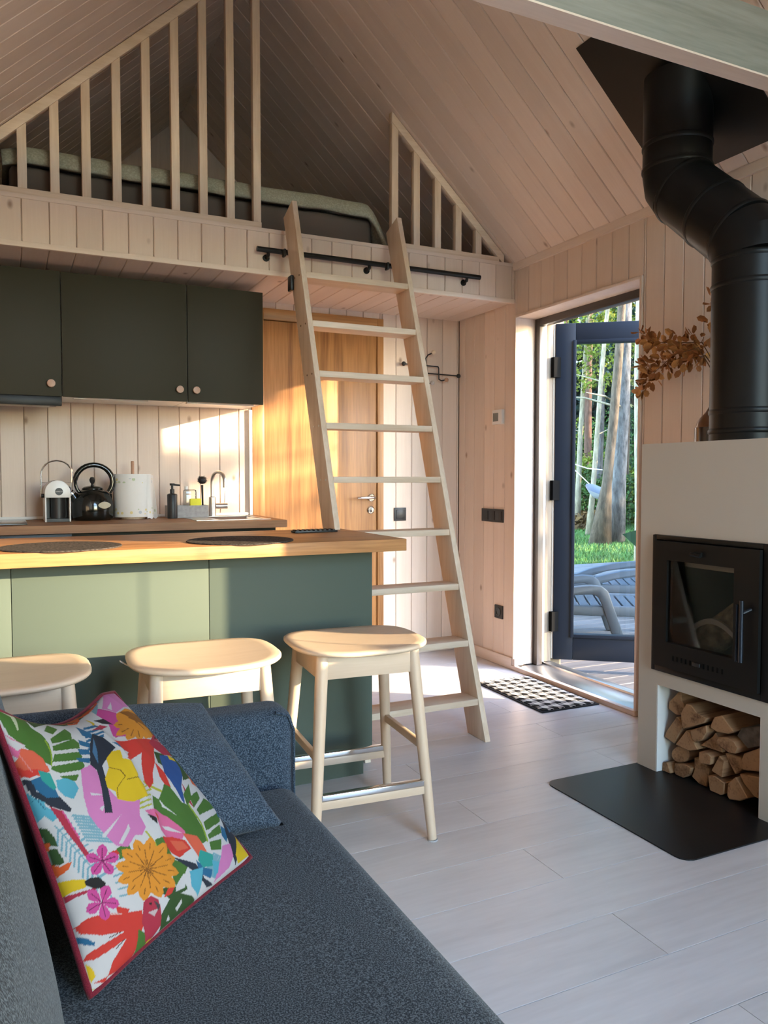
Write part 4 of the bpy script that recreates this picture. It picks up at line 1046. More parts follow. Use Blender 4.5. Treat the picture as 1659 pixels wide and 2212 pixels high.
# coat rack: bent black wire with ball ends
cr = thing('coat_rack', 'black wire coat rack with ball ends behind the ladder', 'coat rack', (2.5, YB, 1.85))
yw = YB-.035
wires = [[(2.462, yw, 1.745), (2.462, yw, 1.775), (2.458, yw, 1.930), (2.466, yw-.015, 1.950), (2.490, yw-.035, 1.962)],
         [(2.30, yw, 1.885), (2.44, yw, 1.884), (2.548, yw, 1.881), (2.554, yw, 1.872), (2.556, yw, 1.800), (2.566, yw-.012, 1.790), (2.590, yw-.03, 1.794)],
         [(2.455, yw+.004, 1.835), (2.70, yw+.002, 1.830)], [(2.462, yw+.002, 1.76), (2.487, yw-.03, 1.770)], [(2.46, YB-.001, 1.835), (2.46, yw, 1.835)], [(2.44, YB-.001, 1.883), (2.44, yw, 1.883)]]
fw = MB()
for p in wires: fw.tube(p, .0042, 8)
obj('wire_frame', fw, M['blackmat'], cr, smooth=True)
for p, m in (((2.495, yw-.037, 1.965), 'pine_x'), ((2.594, yw-.032, 1.795), 'copper'), ((2.706, yw+.002, 1.830), 'blackmat'), ((2.490, yw-.032, 1.770), 'greycon'), ((2.297, yw, 1.886), 'blackmat')):
    obj('ball_end', MB().ball(p, .0145), M[m], cr, smooth=True)
# ================================================================== DOORMAT
def mat_doormat():
    m, n, l, b = new_mat('houndstooth_doormat')
    tc = n.new('ShaderNodeTexCoord'); mp = n.new('ShaderNodeMapping'); mp.inputs['Scale'].default_value = (15, 15, 1)
    l.new(tc.outputs['Object'], mp.inputs[0])
    sp = n.new('ShaderNodeSeparateXYZ'); l.new(mp.outputs[0], sp.inputs[0])
    def M2(op, a, bb, c=None):
        q = n.new('ShaderNodeMath'); q.operation = op
        for i, vv in enumerate((a, bb, c)):
            if vv is None: continue
            if isinstance(vv, (int, float)): q.inputs[i].default_value = vv
            else: l.new(vv, q.inputs[i])
        return q.outputs[0]
    # houndstooth: checks joined by diagonal teeth
    fx, fy = M2('FRACT', sp.outputs[0], 0), M2('FRACT', sp.outputs[1], 0)
    hx, hy = M2('GREATER_THAN', fx, .5), M2('GREATER_THAN', fy, .5)
    both = M2('MULTIPLY', hx, hy); none = M2('MULTIPLY', M2('SUBTRACT', 1, hx), M2('SUBTRACT', 1, hy))
    dg = M2('GREATER_THAN', M2('FRACT', M2('MULTIPLY', M2('ADD', sp.outputs[0], sp.outputs[1]), 2), 0), .5)
    mixed = M2('MULTIPLY', M2('SUBTRACT', M2('SUBTRACT', 1, both), none), dg)
    val = M2('ADD', both, mixed)
    r = n.new('ShaderNodeMix'); r.data_type = 'RGBA'; r.inputs[6].default_value = (.60, .56, .49, 1); r.inputs[7].default_value = (.014, .013, .012, 1); l.new(val, r.inputs[0])
    l.new(r.outputs[2], b.inputs['Base Color']); b.inputs['Roughness'].default_value = .95; b.inputs['Specular IOR Level'].default_value = .1
    return m
dm = thing('doormat', 'black and cream houndstooth doormat in front of the terrace door', 'mat', (2.53, 3.395, 0), math.radians(-1))
obj('border', MB().box(-.182, .172, -.312, .312, .0006, .006), plain('black_mat_border', (.012, .011, .011), .95), dm, bevel=.001, world=False)
obj('pile', MB().box(-.166, .158, -.297, .297, .0062, .009), mat_doormat(), dm, world=False)
# ================================================================== VASE AND DRIED BRANCHES
vz = FZ+.0005; vx, vy = 2.605, 2.310
va = thing('vase', 'brown glazed bottle vase on top of the fireplace behind the flue', 'vase', (vx, vy, FZ))
obj('foot_band', MB().lathe([(.070, .0005), (.076, .004), (.076, .072)], (vx, vy, FZ), 32), M['darkglaze'], va, smooth=True, angle=50)
obj('body', MB().lathe([(.072, .0725), (.068, .090), (.055, .112), (.034, .135), (.020, .160), (.017, .215), (.021, .225)], (vx, vy, FZ), 32), M['amber'], va, smooth=True, angle=50)
db = thing('dried_branches', 'bunch of dried russet eucalyptus branches in the brown vase', 'branches', (vx, vy, FZ+.22))
stems = [[(vx, vy, FZ+.12), (vx-.01, vy+.005, FZ+.30), (vx-.02, vy+.07, FZ+.405), (vx-.02, vy+.20, FZ+.395), (vx-.01, vy+.33, FZ+.33), (vx, vy+.43, FZ+.27)],
         [(vx, vy, FZ+.12), (vx+.01, vy+.005, FZ+.32), (vx+.01, vy+.08, FZ+.43), (vx, vy+.22, FZ+.45), (vx, vy+.34, FZ+.47), (vx, vy+.43, FZ+.53)],
         [(vx, vy, FZ+.12), (vx+.02, vy+.00, FZ+.29), (vx+.02, vy+.07, FZ+.375), (vx+.01, vy+.20, FZ+.37), (vx+.01, vy+.33, FZ+.38), (vx+.02, vy+.43, FZ+.37)],
         [(vx, vy, FZ+.12), (vx+.01, vy+.004, FZ+.30), (vx+.02, vy+.02, FZ+.45), (vx+.02, vy+.035, FZ+.60)],
         [(vx, vy, FZ+.12), (vx-.03, vy-.01, FZ+.30), (vx-.03, vy-.04, FZ+.45), (vx-.02, vy-.10, FZ+.56)]]
def leaf_mesh(m, sc):
    v = [(0, 0, 0), (.35*sc, .30*sc, .05*sc), (.75*sc, .28*sc, .04*sc), (sc, 0, -.06*sc), (.75*sc, -.28*sc, .04*sc), (.35*sc, -.30*sc, .05*sc), (.5*sc, 0, -.03*sc)]
    me = bpy.data.meshes.new('leaf'); me.from_pydata(v, [], [(0, 6, 1), (1, 6, 2), (2, 6, 3), (3, 6, 4), (4, 6, 5), (5, 6, 0)]); me.update(); me.materials.append(m); return me
lms = [leaf_mesh(M['leafdry'], .043), leaf_mesh(M['leafdry2'], .044), leaf_mesh(M['leafdry'], .034)]
for si, p in enumerate(stems):
    P = [Vector(q) for q in p]
    pts = []
    for a, b in zip(P[:-1], P[1:]):
        for i in range(5): pts.append(a.lerp(b, i/5))
    pts.append(P[-1])
    obj('stem', MB().tube(pts, [.0028-.0018*i/len(pts) for i in range(len(pts))], 6), M['stem'], db, smooth=True)
    nlf = 88 if si < 3 else 30
    for i in range(nlf):
        t = random.uniform(.40 if si < 3 else .55, 1.0); k = t*(len(pts)-1); q = pts[int(k)].lerp(pts[min(int(k)+1, len(pts)-1)], k-int(k))
        tang = (pts[min(int(k)+1, len(pts)-1)]-pts[max(int(k)-1, 0)]).normalized()
        side = Vector((random.gauss(0, .6), random.gauss(0, 1), random.gauss(0, 1))).normalized()
        d = (tang*.5+side).normalized(); q = q+side*random.uniform(.002, .048)*(1.25-.7*t)
        if q.x > XR-.04: q.x = XR-.04
        o = bpy.data.objects.new('leaf', random.choice(lms)); COL.objects.link(o); o.parent = db
        o.location = q-Vector((vx, vy, FZ+.22)); o.rotation_mode = 'QUATERNION'
        o.rotation_quaternion = d.to_track_quat('X', 'Z') @ Vector((1, 0, 0)).rotation_difference(Vector((1, 0, 0)))
        o.rotation_quaternion = o.rotation_quaternion @ __import__('mathutils').Quaternion((1, 0, 0), random.uniform(0, 6.28))
# ================================================================== FIREWOOD IN THE NICHE
M['bark_dark'] = plain('dark_birch_bark', (.10, .08, .065), .9, noise=.6, nscale=25, bump=.5, bscale=60)
# log ends as (y, z) outlines in metres, on the face of the stack
LOGS = [
 [(2.205, 0.335), (2.192, 0.334), (2.19, 0.306), (2.173, 0.28), (2.174, 0.249), (2.218, 0.242), (2.255, 0.255), (2.252, 0.284), (2.23, 0.307)],
 [(2.144, 0.307), (2.119, 0.305), (2.095, 0.287), (2.049, 0.277), (2.059, 0.259), (2.156, 0.206), (2.165, 0.22), (2.17, 0.264), (2.159, 0.283)],
 [(2.019, 0.289), (1.987, 0.305), (1.971, 0.292), (1.934, 0.262), (1.957, 0.247), (2.005, 0.239), (2.036, 0.247), (2.032, 0.261)],
 [(2.199, 0.24), (2.185, 0.236), (2.165, 0.212), (2.208, 0.133), (2.258, 0.145), (2.248, 0.171)],
 [(2.148, 0.203), (2.131, 0.2), (2.104, 0.158), (2.092, 0.147), (2.133, 0.129), (2.201, 0.131)],
 [(2.124, 0.211), (2.051, 0.25), (2.046, 0.226), (2.067, 0.192), (2.099, 0.172), (2.116, 0.182)],
 [(2.027, 0.228), (2.012, 0.214), (1.994, 0.164), (2.032, 0.163), (2.094, 0.16), (2.038, 0.21)],
 [(1.993, 0.224), (1.957, 0.233), (1.924, 0.23), (1.909, 0.212), (1.917, 0.189), (1.946, 0.183), (1.992, 0.194), (2.001, 0.212)],
 [(1.913, 0.279), (1.823, 0.311), (1.821, 0.245), (1.886, 0.214), (1.931, 0.246)],
 [(2.151, 0.106), (2.154, 0.093), (2.163, 0.08), (2.177, 0.068), (2.194, 0.06), (2.211, 0.057), (2.225, 0.059), (2.235, 0.066), (2.239, 0.078), (2.236, 0.091), (2.226, 0.104), (2.212, 0.116), (2.195, 0.123), (2.178, 0.126), (2.164, 0.124), (2.154, 0.117)],
 [(2.078, 0.144), (2.042, 0.151), (2.022, 0.144), (2.025, 0.113), (2.068, 0.102), (2.08, 0.117)],
 [(1.996, 0.154), (1.973, 0.141), (1.982, 0.078), (2.031, 0.087), (2.011, 0.126)],
 [(1.986, 0.164), (1.959, 0.169), (1.912, 0.171), (1.91, 0.131), (1.941, 0.102), (1.967, 0.135)],
 [(1.897, 0.192), (1.821, 0.24), (1.819, 0.153), (1.902, 0.134), (1.907, 0.163)],
 [(2.271, 0.042), (2.239, 0.05), (2.218, 0.014), (2.224, 0.001), (2.271, -0.016), (2.282, 0.004)],
 [(2.211, 0.053), (2.16, 0.065), (2.13, 0.061), (2.138, 0.033), (2.169, 0.005), (2.206, -0.004), (2.214, 0.024)],
 [(2.126, 0.101), (2.084, 0.112), (2.064, 0.102), (2.056, 0.078), (2.065, 0.01), (2.102, 0.003), (2.136, 0.026), (2.123, 0.058)],
 [(2.047, 0.062), (2.017, 0.071), (1.973, 0.061), (1.975, 0.022), (1.989, -0.001), (2.037, -0.004)],
 [(1.923, 0.101), (1.905, 0.083), (1.872, 0.044), (1.903, 0.023), (1.948, 0.002), (1.958, 0.022), (1.955, 0.066)],
 [(1.913, 0.115), (1.826, 0.131), (1.822, 0.054), (1.853, 0.057), (1.895, 0.088)]]

LLAB = ['narrow upright log in the top left corner of the log niche', 'largest split log with a broad pale end, top row left of centre', 'split log with a pale wedge end, top row right of centre',
 'tall four-sided split log against the left side of the niche', 'reddish wedge log below the largest split log', 'dark-ended log tucked under the largest split log', 'triangular log in the middle of the stack',
 'long oval-ended log right of the triangular middle log', 'grey bark log high against the right side of the niche', 'round grey log end low on the left of the stack', 'small reddish log under the triangular middle log',
 'pale wedge log below the small reddish log', 'brown wedge log pointing downwards right of the pale wedge', 'broad brown log against the right side, middle row', 'small log in the bottom left corner of the niche',
 'knotty log second from the left in the bottom row', 'tall pale log third from the left in the bottom row', 'five-sided pale log fourth in the bottom row', 'half-round log with bark rim in the bottom row', 'large split log in the bottom right corner of the niche']
LOGX = FX+.030
for i, (pl, lab) in enumerate(zip(LOGS, LLAB)):
    off = random.uniform(-.008, .022)
    P = [Vector((LOGX, y, z)) for y, z in pl]
    for p in P:
        p.y = min(max(p.y, NY0+.006), NY1-.006); p.z = max(p.z-.004, .006)
    zmin = min(p.z for p in P); 
    c = sum(P, Vector())/len(P); P = [c+(p-c)*1.02+Vector((off, 0, 0)) for p in P]
    for p in P: p.z = max(p.z, .006); p.y = min(max(p.y, NY0+.005), NY1-.005)
    L = random.uniform(.25, .29)
    o = obj('firewood_log', MB().prism(P, (L, 0, 0)), M['bark_dark'] if i in (8,) else M['log'], bevel=.003, seg=1)
    tag(o, lab, 'log', 'firewood in the niche')
ART = [
(128,184,206,"99 533 194 480 200 486 104 540"),
(128,184,206,"193 481 252 418 260 423 201 485"),
(128,184,206,"101 521 200 466 205 473 106 528"),
(128,184,206,"198 467 255 410 263 414 207 472"),
(128,184,206,"103 509 205 453 211 460 108 515"),
(128,184,206,"204 454 258 401 266 406 212 459"),
(128,184,206,"105 496 211 439 216 446 110 503"),
(128,184,206,"210 440 261 393 269 398 217 445"),
(128,184,206,"108 484 216 426 222 433 112 491"),
(128,184,206,"215 427 264 385 272 390 223 432"),
(128,184,206,"110 472 222 413 227 419 114 478"),
(128,184,206,"221 413 268 376 275 382 228 419"),
(128,184,206,"112 459 228 399 233 406 116 466"),
(128,184,206,"227 400 271 368 278 373 234 405"),
(128,184,206,"114 447 234 385 239 392 118 454"),
(128,184,206,"233 386 275 359 281 365 239 392"),
(128,184,206,"117 435 240 372 245 379 121 441"),
(128,184,206,"240 372 278 350 284 357 245 379"),
(128,184,206,"32 532 64 444 68 445 36 534"),
(128,184,206,"64 444 109 338 113 339 68 445"),
(128,184,206,"108 339 147 193 153 192 114 339"),
(128,184,206,"39 508 92 511 91 518 38 514"),
(128,184,206,"36 513 19 469 24 465 41 509"),
(128,184,206,"46 485 100 488 99 495 45 492"),
(128,184,206,"42 490 25 446 30 443 48 487"),
(128,184,206,"53 463 108 465 107 472 52 469"),
(128,184,206,"49 468 32 424 37 420 55 464"),
(128,184,206,"60 440 116 442 115 449 59 447"),
(128,184,206,"57 445 38 402 44 398 63 442"),
(128,184,206,"68 417 125 419 124 426 67 424"),
(128,184,206,"64 423 46 379 51 376 71 419"),
(128,184,206,"76 395 134 396 132 403 75 401"),
(128,184,206,"72 400 53 357 59 353 79 396"),
(128,184,206,"85 372 143 372 141 379 83 379"),
(128,184,206,"81 377 61 334 67 330 87 373"),
(128,184,206,"93 349 152 349 151 356 92 356"),
(128,184,206,"89 354 70 312 76 308 96 351"),
(128,184,206,"102 326 162 325 160 332 101 333"),
(128,184,206,"98 332 78 289 85 285 105 328"),
(128,184,206,"111 303 172 302 170 309 110 310"),
(128,184,206,"107 308 88 266 94 262 114 305"),
(128,184,206,"172 325 249 316 249 323 172 331"),
(128,184,206,"172 302 246 290 246 297 171 308"),
(128,184,206,"172 278 243 265 243 271 172 285"),
(128,184,206,"172 255 241 239 241 246 172 261"),
(128,184,206,"173 232 239 214 239 220 173 238"),
(128,184,206,"174 208 238 188 238 194 174 214"),
(190,195,60,"469 507 582 506 584 514 469 514"),
(190,195,60,"448 491 553 487 554 495 449 498"),
(190,195,60,"428 475 525 469 527 477 429 482"),
(190,195,60,"409 459 500 451 502 458 411 467"),
(190,195,60,"391 444 476 433 478 440 393 451"),
(190,195,60,"526 531 671 358 686 361 539 535"),
(190,195,60,"383 360 407 290 417 291 393 360"),
(190,195,60,"408 290 460 200 470 201 417 291"),
(72,122,44,"222 359 281 361 279 320 221 319"),
(128,184,206,"634 365 681 315 650 300 614 338"),
(30,108,158,"430 879 563 862 580 876 448 896"),
(30,108,158,"403 849 533 840 548 854 418 864"),
(30,108,158,"382 821 505 818 518 832 394 835"),
(30,108,158,"365 796 479 797 490 810 374 809"),
(30,108,158,"351 772 456 777 465 790 358 784"),
(30,108,158,"340 750 435 757 442 769 344 761"),
(30,108,158,"329 729 417 739 421 750 332 740"),
(128,184,206,"732 128 628 77 640 69 744 120"),
(128,184,206,"745 119 639 70 651 61 756 110"),
(128,184,206,"757 110 650 62 662 53 769 101"),
(128,184,206,"770 100 661 54 674 45 782 92"),
(128,184,206,"784 91 673 46 686 37 795 82"),
(128,184,206,"797 82 685 38 699 28 808 72"),
(46,82,36,"341 153 435 114 503 132 515 69 393 87"),
(72,122,44,"414 312 474 302 485 214 425 168 413 253"),
(222,56,46,"187 361 221 356 229 335 189 347"),
(188,44,72,"610 804 728 806 710 772 581 771"),
(228,136,206,"355 622 427 564 385 529 322 566"),
(30,108,158,"2 166 41 128 43 133 3 171"),
(30,108,158,"1 159 39 122 41 127 2 164"),
(72,122,44,"442 595 468 552 519 520 463 504 405 539"),
(220,76,166,"894 1000 847 1000 725 987 774 1000"),
(72,122,44,"0 950 25 991 87 994 165 997 139 923 163 879 159 828 137 768 113 729 90 756 67 801 37 846 15 888 9 948 0 985"),
(215,225,190,"37 995 71 971 107 995 44 994"),
(215,225,190,"71 972 56 902 65 906 110 996"),
(150,185,50,"150 848 137 784 145 786 159 850"),
(150,185,50,"138 785 110 734 116 733 144 785"),
(46,82,36,"131 994 269 981 450 994 736 1000 523 968 369 943 283 971 162 925 155 988"),
(236,98,38,"263 981 381 988 875 1000 881 1000 846 1000 630 979 556 983 460 939 409 948 452 994 487 951 331 991 281 981"),
(150,50,20,"381 988 481 960 487 950 388 988"),
(150,50,20,"481 958 463 994 469 987 487 952"),
(72,122,44,"266 955 279 910 224 877 199 903"),
(72,122,44,"186 851 328 911 328 871 292 829 177 826"),
(72,122,44,"167 812 307 832 321 803 299 773 155 789"),
(72,122,44,"150 774 284 755 280 730 254 718 122 745"),
(72,122,44,"113 729 258 710 258 689 236 674 131 694 103 720"),
(72,122,44,"125 684 203 662 181 643 143 654"),
(30,108,158,"415 918 444 841 414 809 380 844"),
(30,108,158,"333 822 386 782 360 762 316 792"),
(30,108,158,"283 774 348 756 331 731 273 742"),
(30,108,158,"238 732 317 714 297 691 240 713"),
(30,108,158,"480 751 569 700 532 682 492 711"),
(236,112,170,"0 942 1 922 5 891 29 859 54 835 31 825 11 797 1 813 0 853 0 882 0 903"),
(225,225,232,"0 897 14 870 54 835 28 826 17 822 2 858"),
(238,104,74,"32 829 70 808 91 772 96 715 48 710 28 732 3 728 0 740 0 788 11 797"),
(222,56,46,"0 774 12 749 50 738 89 713 47 716 17 716 0 737"),
(240,150,150,"16 807 25 761 28 762 19 808"),
(240,150,150,"25 761 32 730 35 731 28 762"),
(32,42,60,"0 724 23 703 22 666 52 631 89 615 111 556 100 549 45 597 9 655"),
(30,108,158,"20 709 57 706 87 644 87 612 45 630 23 669"),
(40,168,162,"52 734 92 707 92 649 79 643 52 694"),
(88,186,216,"103 674 143 669 172 642 170 612 134 585 108 607 94 641"),
(88,186,216,"0 680 11 647 34 619 23 579 1 568 0 590 0 641"),
(88,186,216,"30 608 50 577 60 552 33 547 20 574"),
(40,110,140,"0 635 15 643 15 645 0 638"),
(40,110,140,"14 643 26 596 28 597 16 644"),
(188,44,72,"42 598 80 563 88 499 100 441 116 388 103 375 86 425 63 491"),
(228,90,160,"74 564 85 499 91 499 79 565"),
(228,90,160,"85 499 96 454 102 455 91 499"),
(228,136,206,"224 678 303 684 301 639 279 581 308 563 325 526 436 473 400 423 398 371 361 353 326 367 271 343 227 369 196 430 178 465 161 515 172 574 194 626"),
(226,229,236,"204 581 268 550 205 568"),
(226,229,236,"184 426 313 459 195 413"),
(226,229,236,"240 371 323 415 319 396 255 363"),
(226,229,236,"215 515 250 516 226 500"),
(32,42,60,"449 839 472 793 471 717 422 696 347 661 306 571 273 478 235 491 258 550 305 651 293 685 377 782"),
(70,122,168,"426 808 381 733 334 673 353 735"),
(240,205,22,"392 684 447 707 478 698 461 655 509 621 516 573 479 557 508 523 483 473 404 479 361 499 329 516 338 543 303 571 317 606 373 643"),
(120,95,10,"372 642 420 613 423 615 375 644"),
(120,95,10,"419 614 427 580 432 581 424 615"),
(120,95,10,"428 582 357 555 359 553 430 580"),
(120,95,10,"356 554 332 516 336 515 360 553"),
(120,95,10,"429 566 494 551 496 554 431 569"),
(228,136,206,"862 1000 956 1000 988 975 968 895 766 895 728 957"),
(226,229,236,"754 941 828 953 764 918"),
(220,76,166,"702 989 763 894 708 813 641 750 580 783 627 861 649 946"),
(40,36,44,"589 923 644 904 645 844 606 881"),
(240,205,22,"553 954 564 928 570 901 498 884"),
(128,184,206,"846 1000 793 1000 652 948 669 980"),
(188,44,72,"466 859 588 880 611 851 505 844"),
(243,158,42,"813 791 834 762 994 750 956 738 956 731 956 750 953 778 974 796 824 794"),
(150,90,20,"805 794 956 750 956 750 815 797"),
(243,158,42,"805 791 775 760 766 731 802 714 850 709 912 726 1000 799 879 770 818 792"),
(150,90,20,"804 795 836 725 850 727 816 797"),
(243,158,42,"799 792 733 770 689 744 688 721 705 707 752 714 800 732 814 760 811 790"),
(150,90,20,"805 796 722 725 731 724 815 795"),
(243,158,42,"796 795 718 788 655 775 625 752 619 734 657 730 710 738 759 762 803 791"),
(150,90,20,"808 797 653 748 656 744 812 794"),
(243,158,42,"798 798 731 810 670 814 622 800 596 783 617 769 661 763 725 775 797 793"),
(150,90,20,"812 798 636 788 633 783 809 793"),
(243,158,42,"804 800 768 827 728 848 679 850 643 842 638 821 659 801 719 795 796 796"),
(150,90,20,"814 798 674 834 667 829 806 793"),
(243,158,42,"811 801 819 832 812 861 775 877 741 883 713 864 705 839 740 816 799 798"),
(150,90,20,"816 797 753 865 744 862 805 794"),
(243,158,42,"819 800 877 827 950 862 907 878 861 886 817 879 782 859 783 830 806 800"),
(150,90,20,"816 796 854 869 843 869 804 795"),
(243,158,42,"824 798 964 821 963 831 992 897 992 909 926 865 880 858 837 831 814 801"),
(150,90,20,"814 794 962 862 969 863 806 797"),
(243,158,42,"825 795 963 801 992 848 990 859 963 819 963 838 963 844 903 826 821 799"),
(150,90,20,"810 793 963 819 963 825 810 798"),
(243,158,42,"821 792 905 777 956 762 956 762 956 769 990 842 992 858 968 815 825 797"),
(150,90,20,"807 793 992 832 991 836 813 798"),
(243,158,42,"755 890 891 884 929 825 956 756 930 696 956 691 768 707 769 756 684 804"),
(150,90,20,"1000 823 798 888 790 886 831 807"),
(150,90,20,"1000 823 807 841 799 839 832 806"),
(150,90,20,"832 808 816 795 825 794 841 807"),
(150,90,20,"831 807 841 750 852 752 841 808"),
(150,90,20,"831 807 994 719 896 712 1000 823"),
(222,56,46,"514 780 613 733 768 707 840 685 756 634 616 546 585 510 543 494 542 529 599 607 637 649 494 633 480 649 572 676 510 726"),
(222,56,46,"680 587 691 528 666 461 636 450 640 517"),
(46,82,36,"753 634 826 601 736 551 704 577"),
(34,84,164,"774 607 993 556 760 436 698 361 695 433 689 526"),
(188,44,72,"1000 731 956 706 913 650 961 655 956 608 956 548 987 562 812 601 779 649 772 683"),
(205,190,195,"852 684 927 664 995 661"),
(60,60,66,"956 688 918 657 956 663"),
(240,205,22,"851 596 956 530 832 571"),
(24,24,28,"889 698 975 701 906 688 869 688"),
(46,82,36,"925 627 956 581 956 506 930 453 822 459 878 511"),
(150,185,50,"956 568 956 482 962 482 956 567"),
(236,98,38,"956 500 992 457 992 358 975 269 969 310 963 394 900 425"),
(188,44,72,"794 457 793 429 761 334 744 367"),
(72,122,44,"474 418 535 465 555 440 635 485 660 463 686 382 739 348 728 273 728 187 676 188 609 255 590 303 520 370 494 387"),
(150,185,50,"723 371 733 270 745 269 736 371"),
(150,185,50,"733 270 714 182 725 180 745 269"),
(226,229,236,"556 441 565 405 609 340 551 406"),
(72,122,44,"439 249 484 207 554 152 497 113 508 78 435 106 430 179"),
(72,122,44,"856 434 793 372 713 358 736 406"),
(72,122,44,"788 383 893 388 868 353 759 333"),
(72,122,44,"772 320 905 344 969 310 1000 277 769 294"),
(72,122,44,"762 260 991 255 914 216 745 222"),
(72,122,44,"743 205 896 209 870 172 740 185"),
(72,122,44,"731 175 841 152 801 114 722 141"),
(30,108,158,"975 283 961 232 997 196 929 239"),
(30,108,158,"896 201 941 160 869 124 862 163"),
(32,42,60,"956 234 981 169 1000 104 914 55 863 15 868 71 901 150"),
(70,122,168,"975 194 984 151 940 150"),
(240,205,22,"988 125 979 87 993 12 885 15 890 54"),
(228,136,206,"823 125 891 111 868 56 812 27 691 17 727 54"),
(236,112,170,"431 428 499 410 553 360 591 305 610 271 577 252 500 294 462 329 464 383 440 399"),
(226,229,236,"486 344 537 325 594 269 509 323"),
(222,56,46,"470 406 490 382 466 368"),
(24,24,28,"431 412 463 381 453 357 439 382"),
(222,56,46,"459 307 532 283 586 242 598 199 524 196 486 235 462 275"),
(238,104,74,"590 272 665 227 690 141 621 154 602 210"),
(238,104,74,"513 275 571 244 586 206 528 222"),
(32,42,60,"479 224 595 134 629 60 688 9 639 20 579 103"),
(30,108,158,"601 149 645 97 692 69 668 42 601 93"),
(40,168,162,"646 173 723 122 703 80 633 102 613 142"),
(88,186,216,"548 126 634 103 601 44 578 14 540 70"),
(88,186,216,"705 105 749 78 725 41 693 39"),
(222,56,46,"409 134 441 129 408 100 366 107"),
(222,56,46,"2 207 33 212 89 197 186 149 255 121 248 72 216 30 194 0 119 0 11 27 63 0 93 41 165 74 85 80 30 86 2 102 14 115 63 110 164 98 71 137 10 180"),
(245,225,225,"75 199 185 144 186 147 76 202"),
(60,40,40,"95 114 148 104 147 107 94 117"),
(60,40,40,"115 68 158 75 156 78 113 71"),
(222,56,46,"150 192 205 151 184 143 150 168"),
(72,122,44,"223 73 293 0 250 0 200 0"),
(188,44,72,"271 142 307 145 339 115 340 74 341 25 300 6 259 12 254 21 244 85 258 116"),
(215,200,205,"278 100 331 86 305 72"),
(70,70,76,"315 125 341 93 329 78"),
(24,24,28,"294 126 305 122 302 114 293 119"),
(240,205,22,"324 0 263 0 270 12"),
(46,82,36,"342 60 393 88 469 75 540 33 569 0 427 5 337 5 337 26"),
(226,229,236,"418 42 465 55 469 40 433 26"),
(226,229,236,"371 22 380 39 393 15"),
(226,229,236,"435 114 516 133 525 114 501 83 429 96"),
(46,82,36,"0 549 13 535 23 495 23 462 2 487 0 514"),
(46,82,36,"1 471 18 460 27 409 13 406 1 420"),
(236,98,38,"0 495 8 487 2 461 0 467"),
(236,98,38,"0 421 12 402 50 399 31 381 1 375 0 382"),
(240,205,22,"0 359 32 345 72 323 64 300 22 310 0 312"),
(188,44,72,"1 310 30 300 107 279 89 276 32 288 1 290"),
(24,24,28,"66 320 89 320 118 307 134 279 131 260 89 282 64 306"),
(240,205,22,"5 90 20 67 25 40 7 31 5 54"),
(90,70,10,"3 68 5 70 4 63"),
(30,108,158,"2 178 24 157 43 130 15 142 2 157"),
(205,200,70,"0 12 49 0 34 1 0 17"),
(205,200,70,"0 1 0 50 0 42 0 5"),
(220,76,166,"154 349 174 358 188 371 185 386 176 398 159 398 145 390 144 372 150 351"),
(120,30,90,"153 347 171 387 168 389 149 349"),
(220,76,166,"154 345 175 330 195 320 212 324 221 333 213 347 197 358 175 356 155 349"),
(120,30,90,"151 346 207 335 207 339 151 350"),
(220,76,166,"150 345 143 327 143 309 156 296 170 290 182 298 186 312 173 329 154 345"),
(120,30,90,"149 348 165 301 169 302 153 348"),
(220,76,166,"147 349 124 352 105 351 98 339 99 327 112 318 129 316 141 328 150 345"),
(120,30,90,"150 349 108 332 110 329 152 347"),
(220,76,166,"150 351 142 372 130 389 114 394 101 392 99 379 105 364 124 355 147 349"),
(120,30,90,"152 349 111 384 109 382 150 347"),
(220,76,166,"104 229 127 229 146 235 148 251 144 265 126 271 109 270 102 254 100 232"),
(120,30,90,"101 228 135 257 132 259 99 230"),
(220,76,166,"102 225 117 204 135 187 154 184 167 188 164 204 151 220 128 227 104 229"),
(120,30,90,"99 228 153 196 154 199 100 230"),
(220,76,166,"98 227 84 213 78 197 86 181 99 170 113 172 122 183 115 203 102 225"),
(120,30,90,"98 229 98 182 101 181 102 228"),
(220,76,166,"96 231 74 244 55 250 44 242 41 231 51 218 66 209 82 215 97 227"),
(120,30,90,"99 230 51 231 52 228 100 227"),
(220,76,166,"100 233 99 254 94 274 78 285 65 289 58 277 59 261 75 246 96 231"),
(120,30,90,"101 229 72 277 70 276 99 228"),
(243,158,42,"334 229 371 192 415 160 458 147 486 147 475 171 443 200 391 220 337 233"),
(150,92,20,"327 233 452 165 454 168 329 236"),
(243,158,42,"330 228 343 188 366 150 402 124 431 113 436 133 422 165 382 199 336 230"),
(150,92,20,"326 234 408 138 412 139 330 235"),
(243,158,42,"326 229 312 196 309 162 329 132 352 113 370 124 377 150 359 189 332 228"),
(150,92,20,"326 235 344 138 349 137 330 234"),
(243,158,42,"322 232 286 215 260 193 260 166 270 145 296 145 320 158 328 191 328 228"),
(150,92,20,"326 236 280 164 284 161 330 234"),
(243,158,42,"320 235 271 238 230 233 212 215 209 198 234 187 268 186 298 204 324 230"),
(150,92,20,"327 236 231 206 233 203 329 233"),
(243,158,42,"320 238 272 260 227 273 196 268 182 258 200 240 234 225 277 226 321 233"),
(150,92,20,"328 236 209 254 209 251 328 233"),
(243,158,42,"322 241 287 276 250 304 215 313 193 311 200 291 225 266 269 249 319 237"),
(150,92,20,"329 236 219 297 217 295 327 233"),
(243,158,42,"326 241 315 281 296 317 266 339 241 346 235 328 244 299 278 269 321 240"),
(150,92,20,"330 235 258 325 255 324 326 234"),
(243,158,42,"331 240 347 273 353 308 338 337 318 353 297 341 286 316 300 280 324 241"),
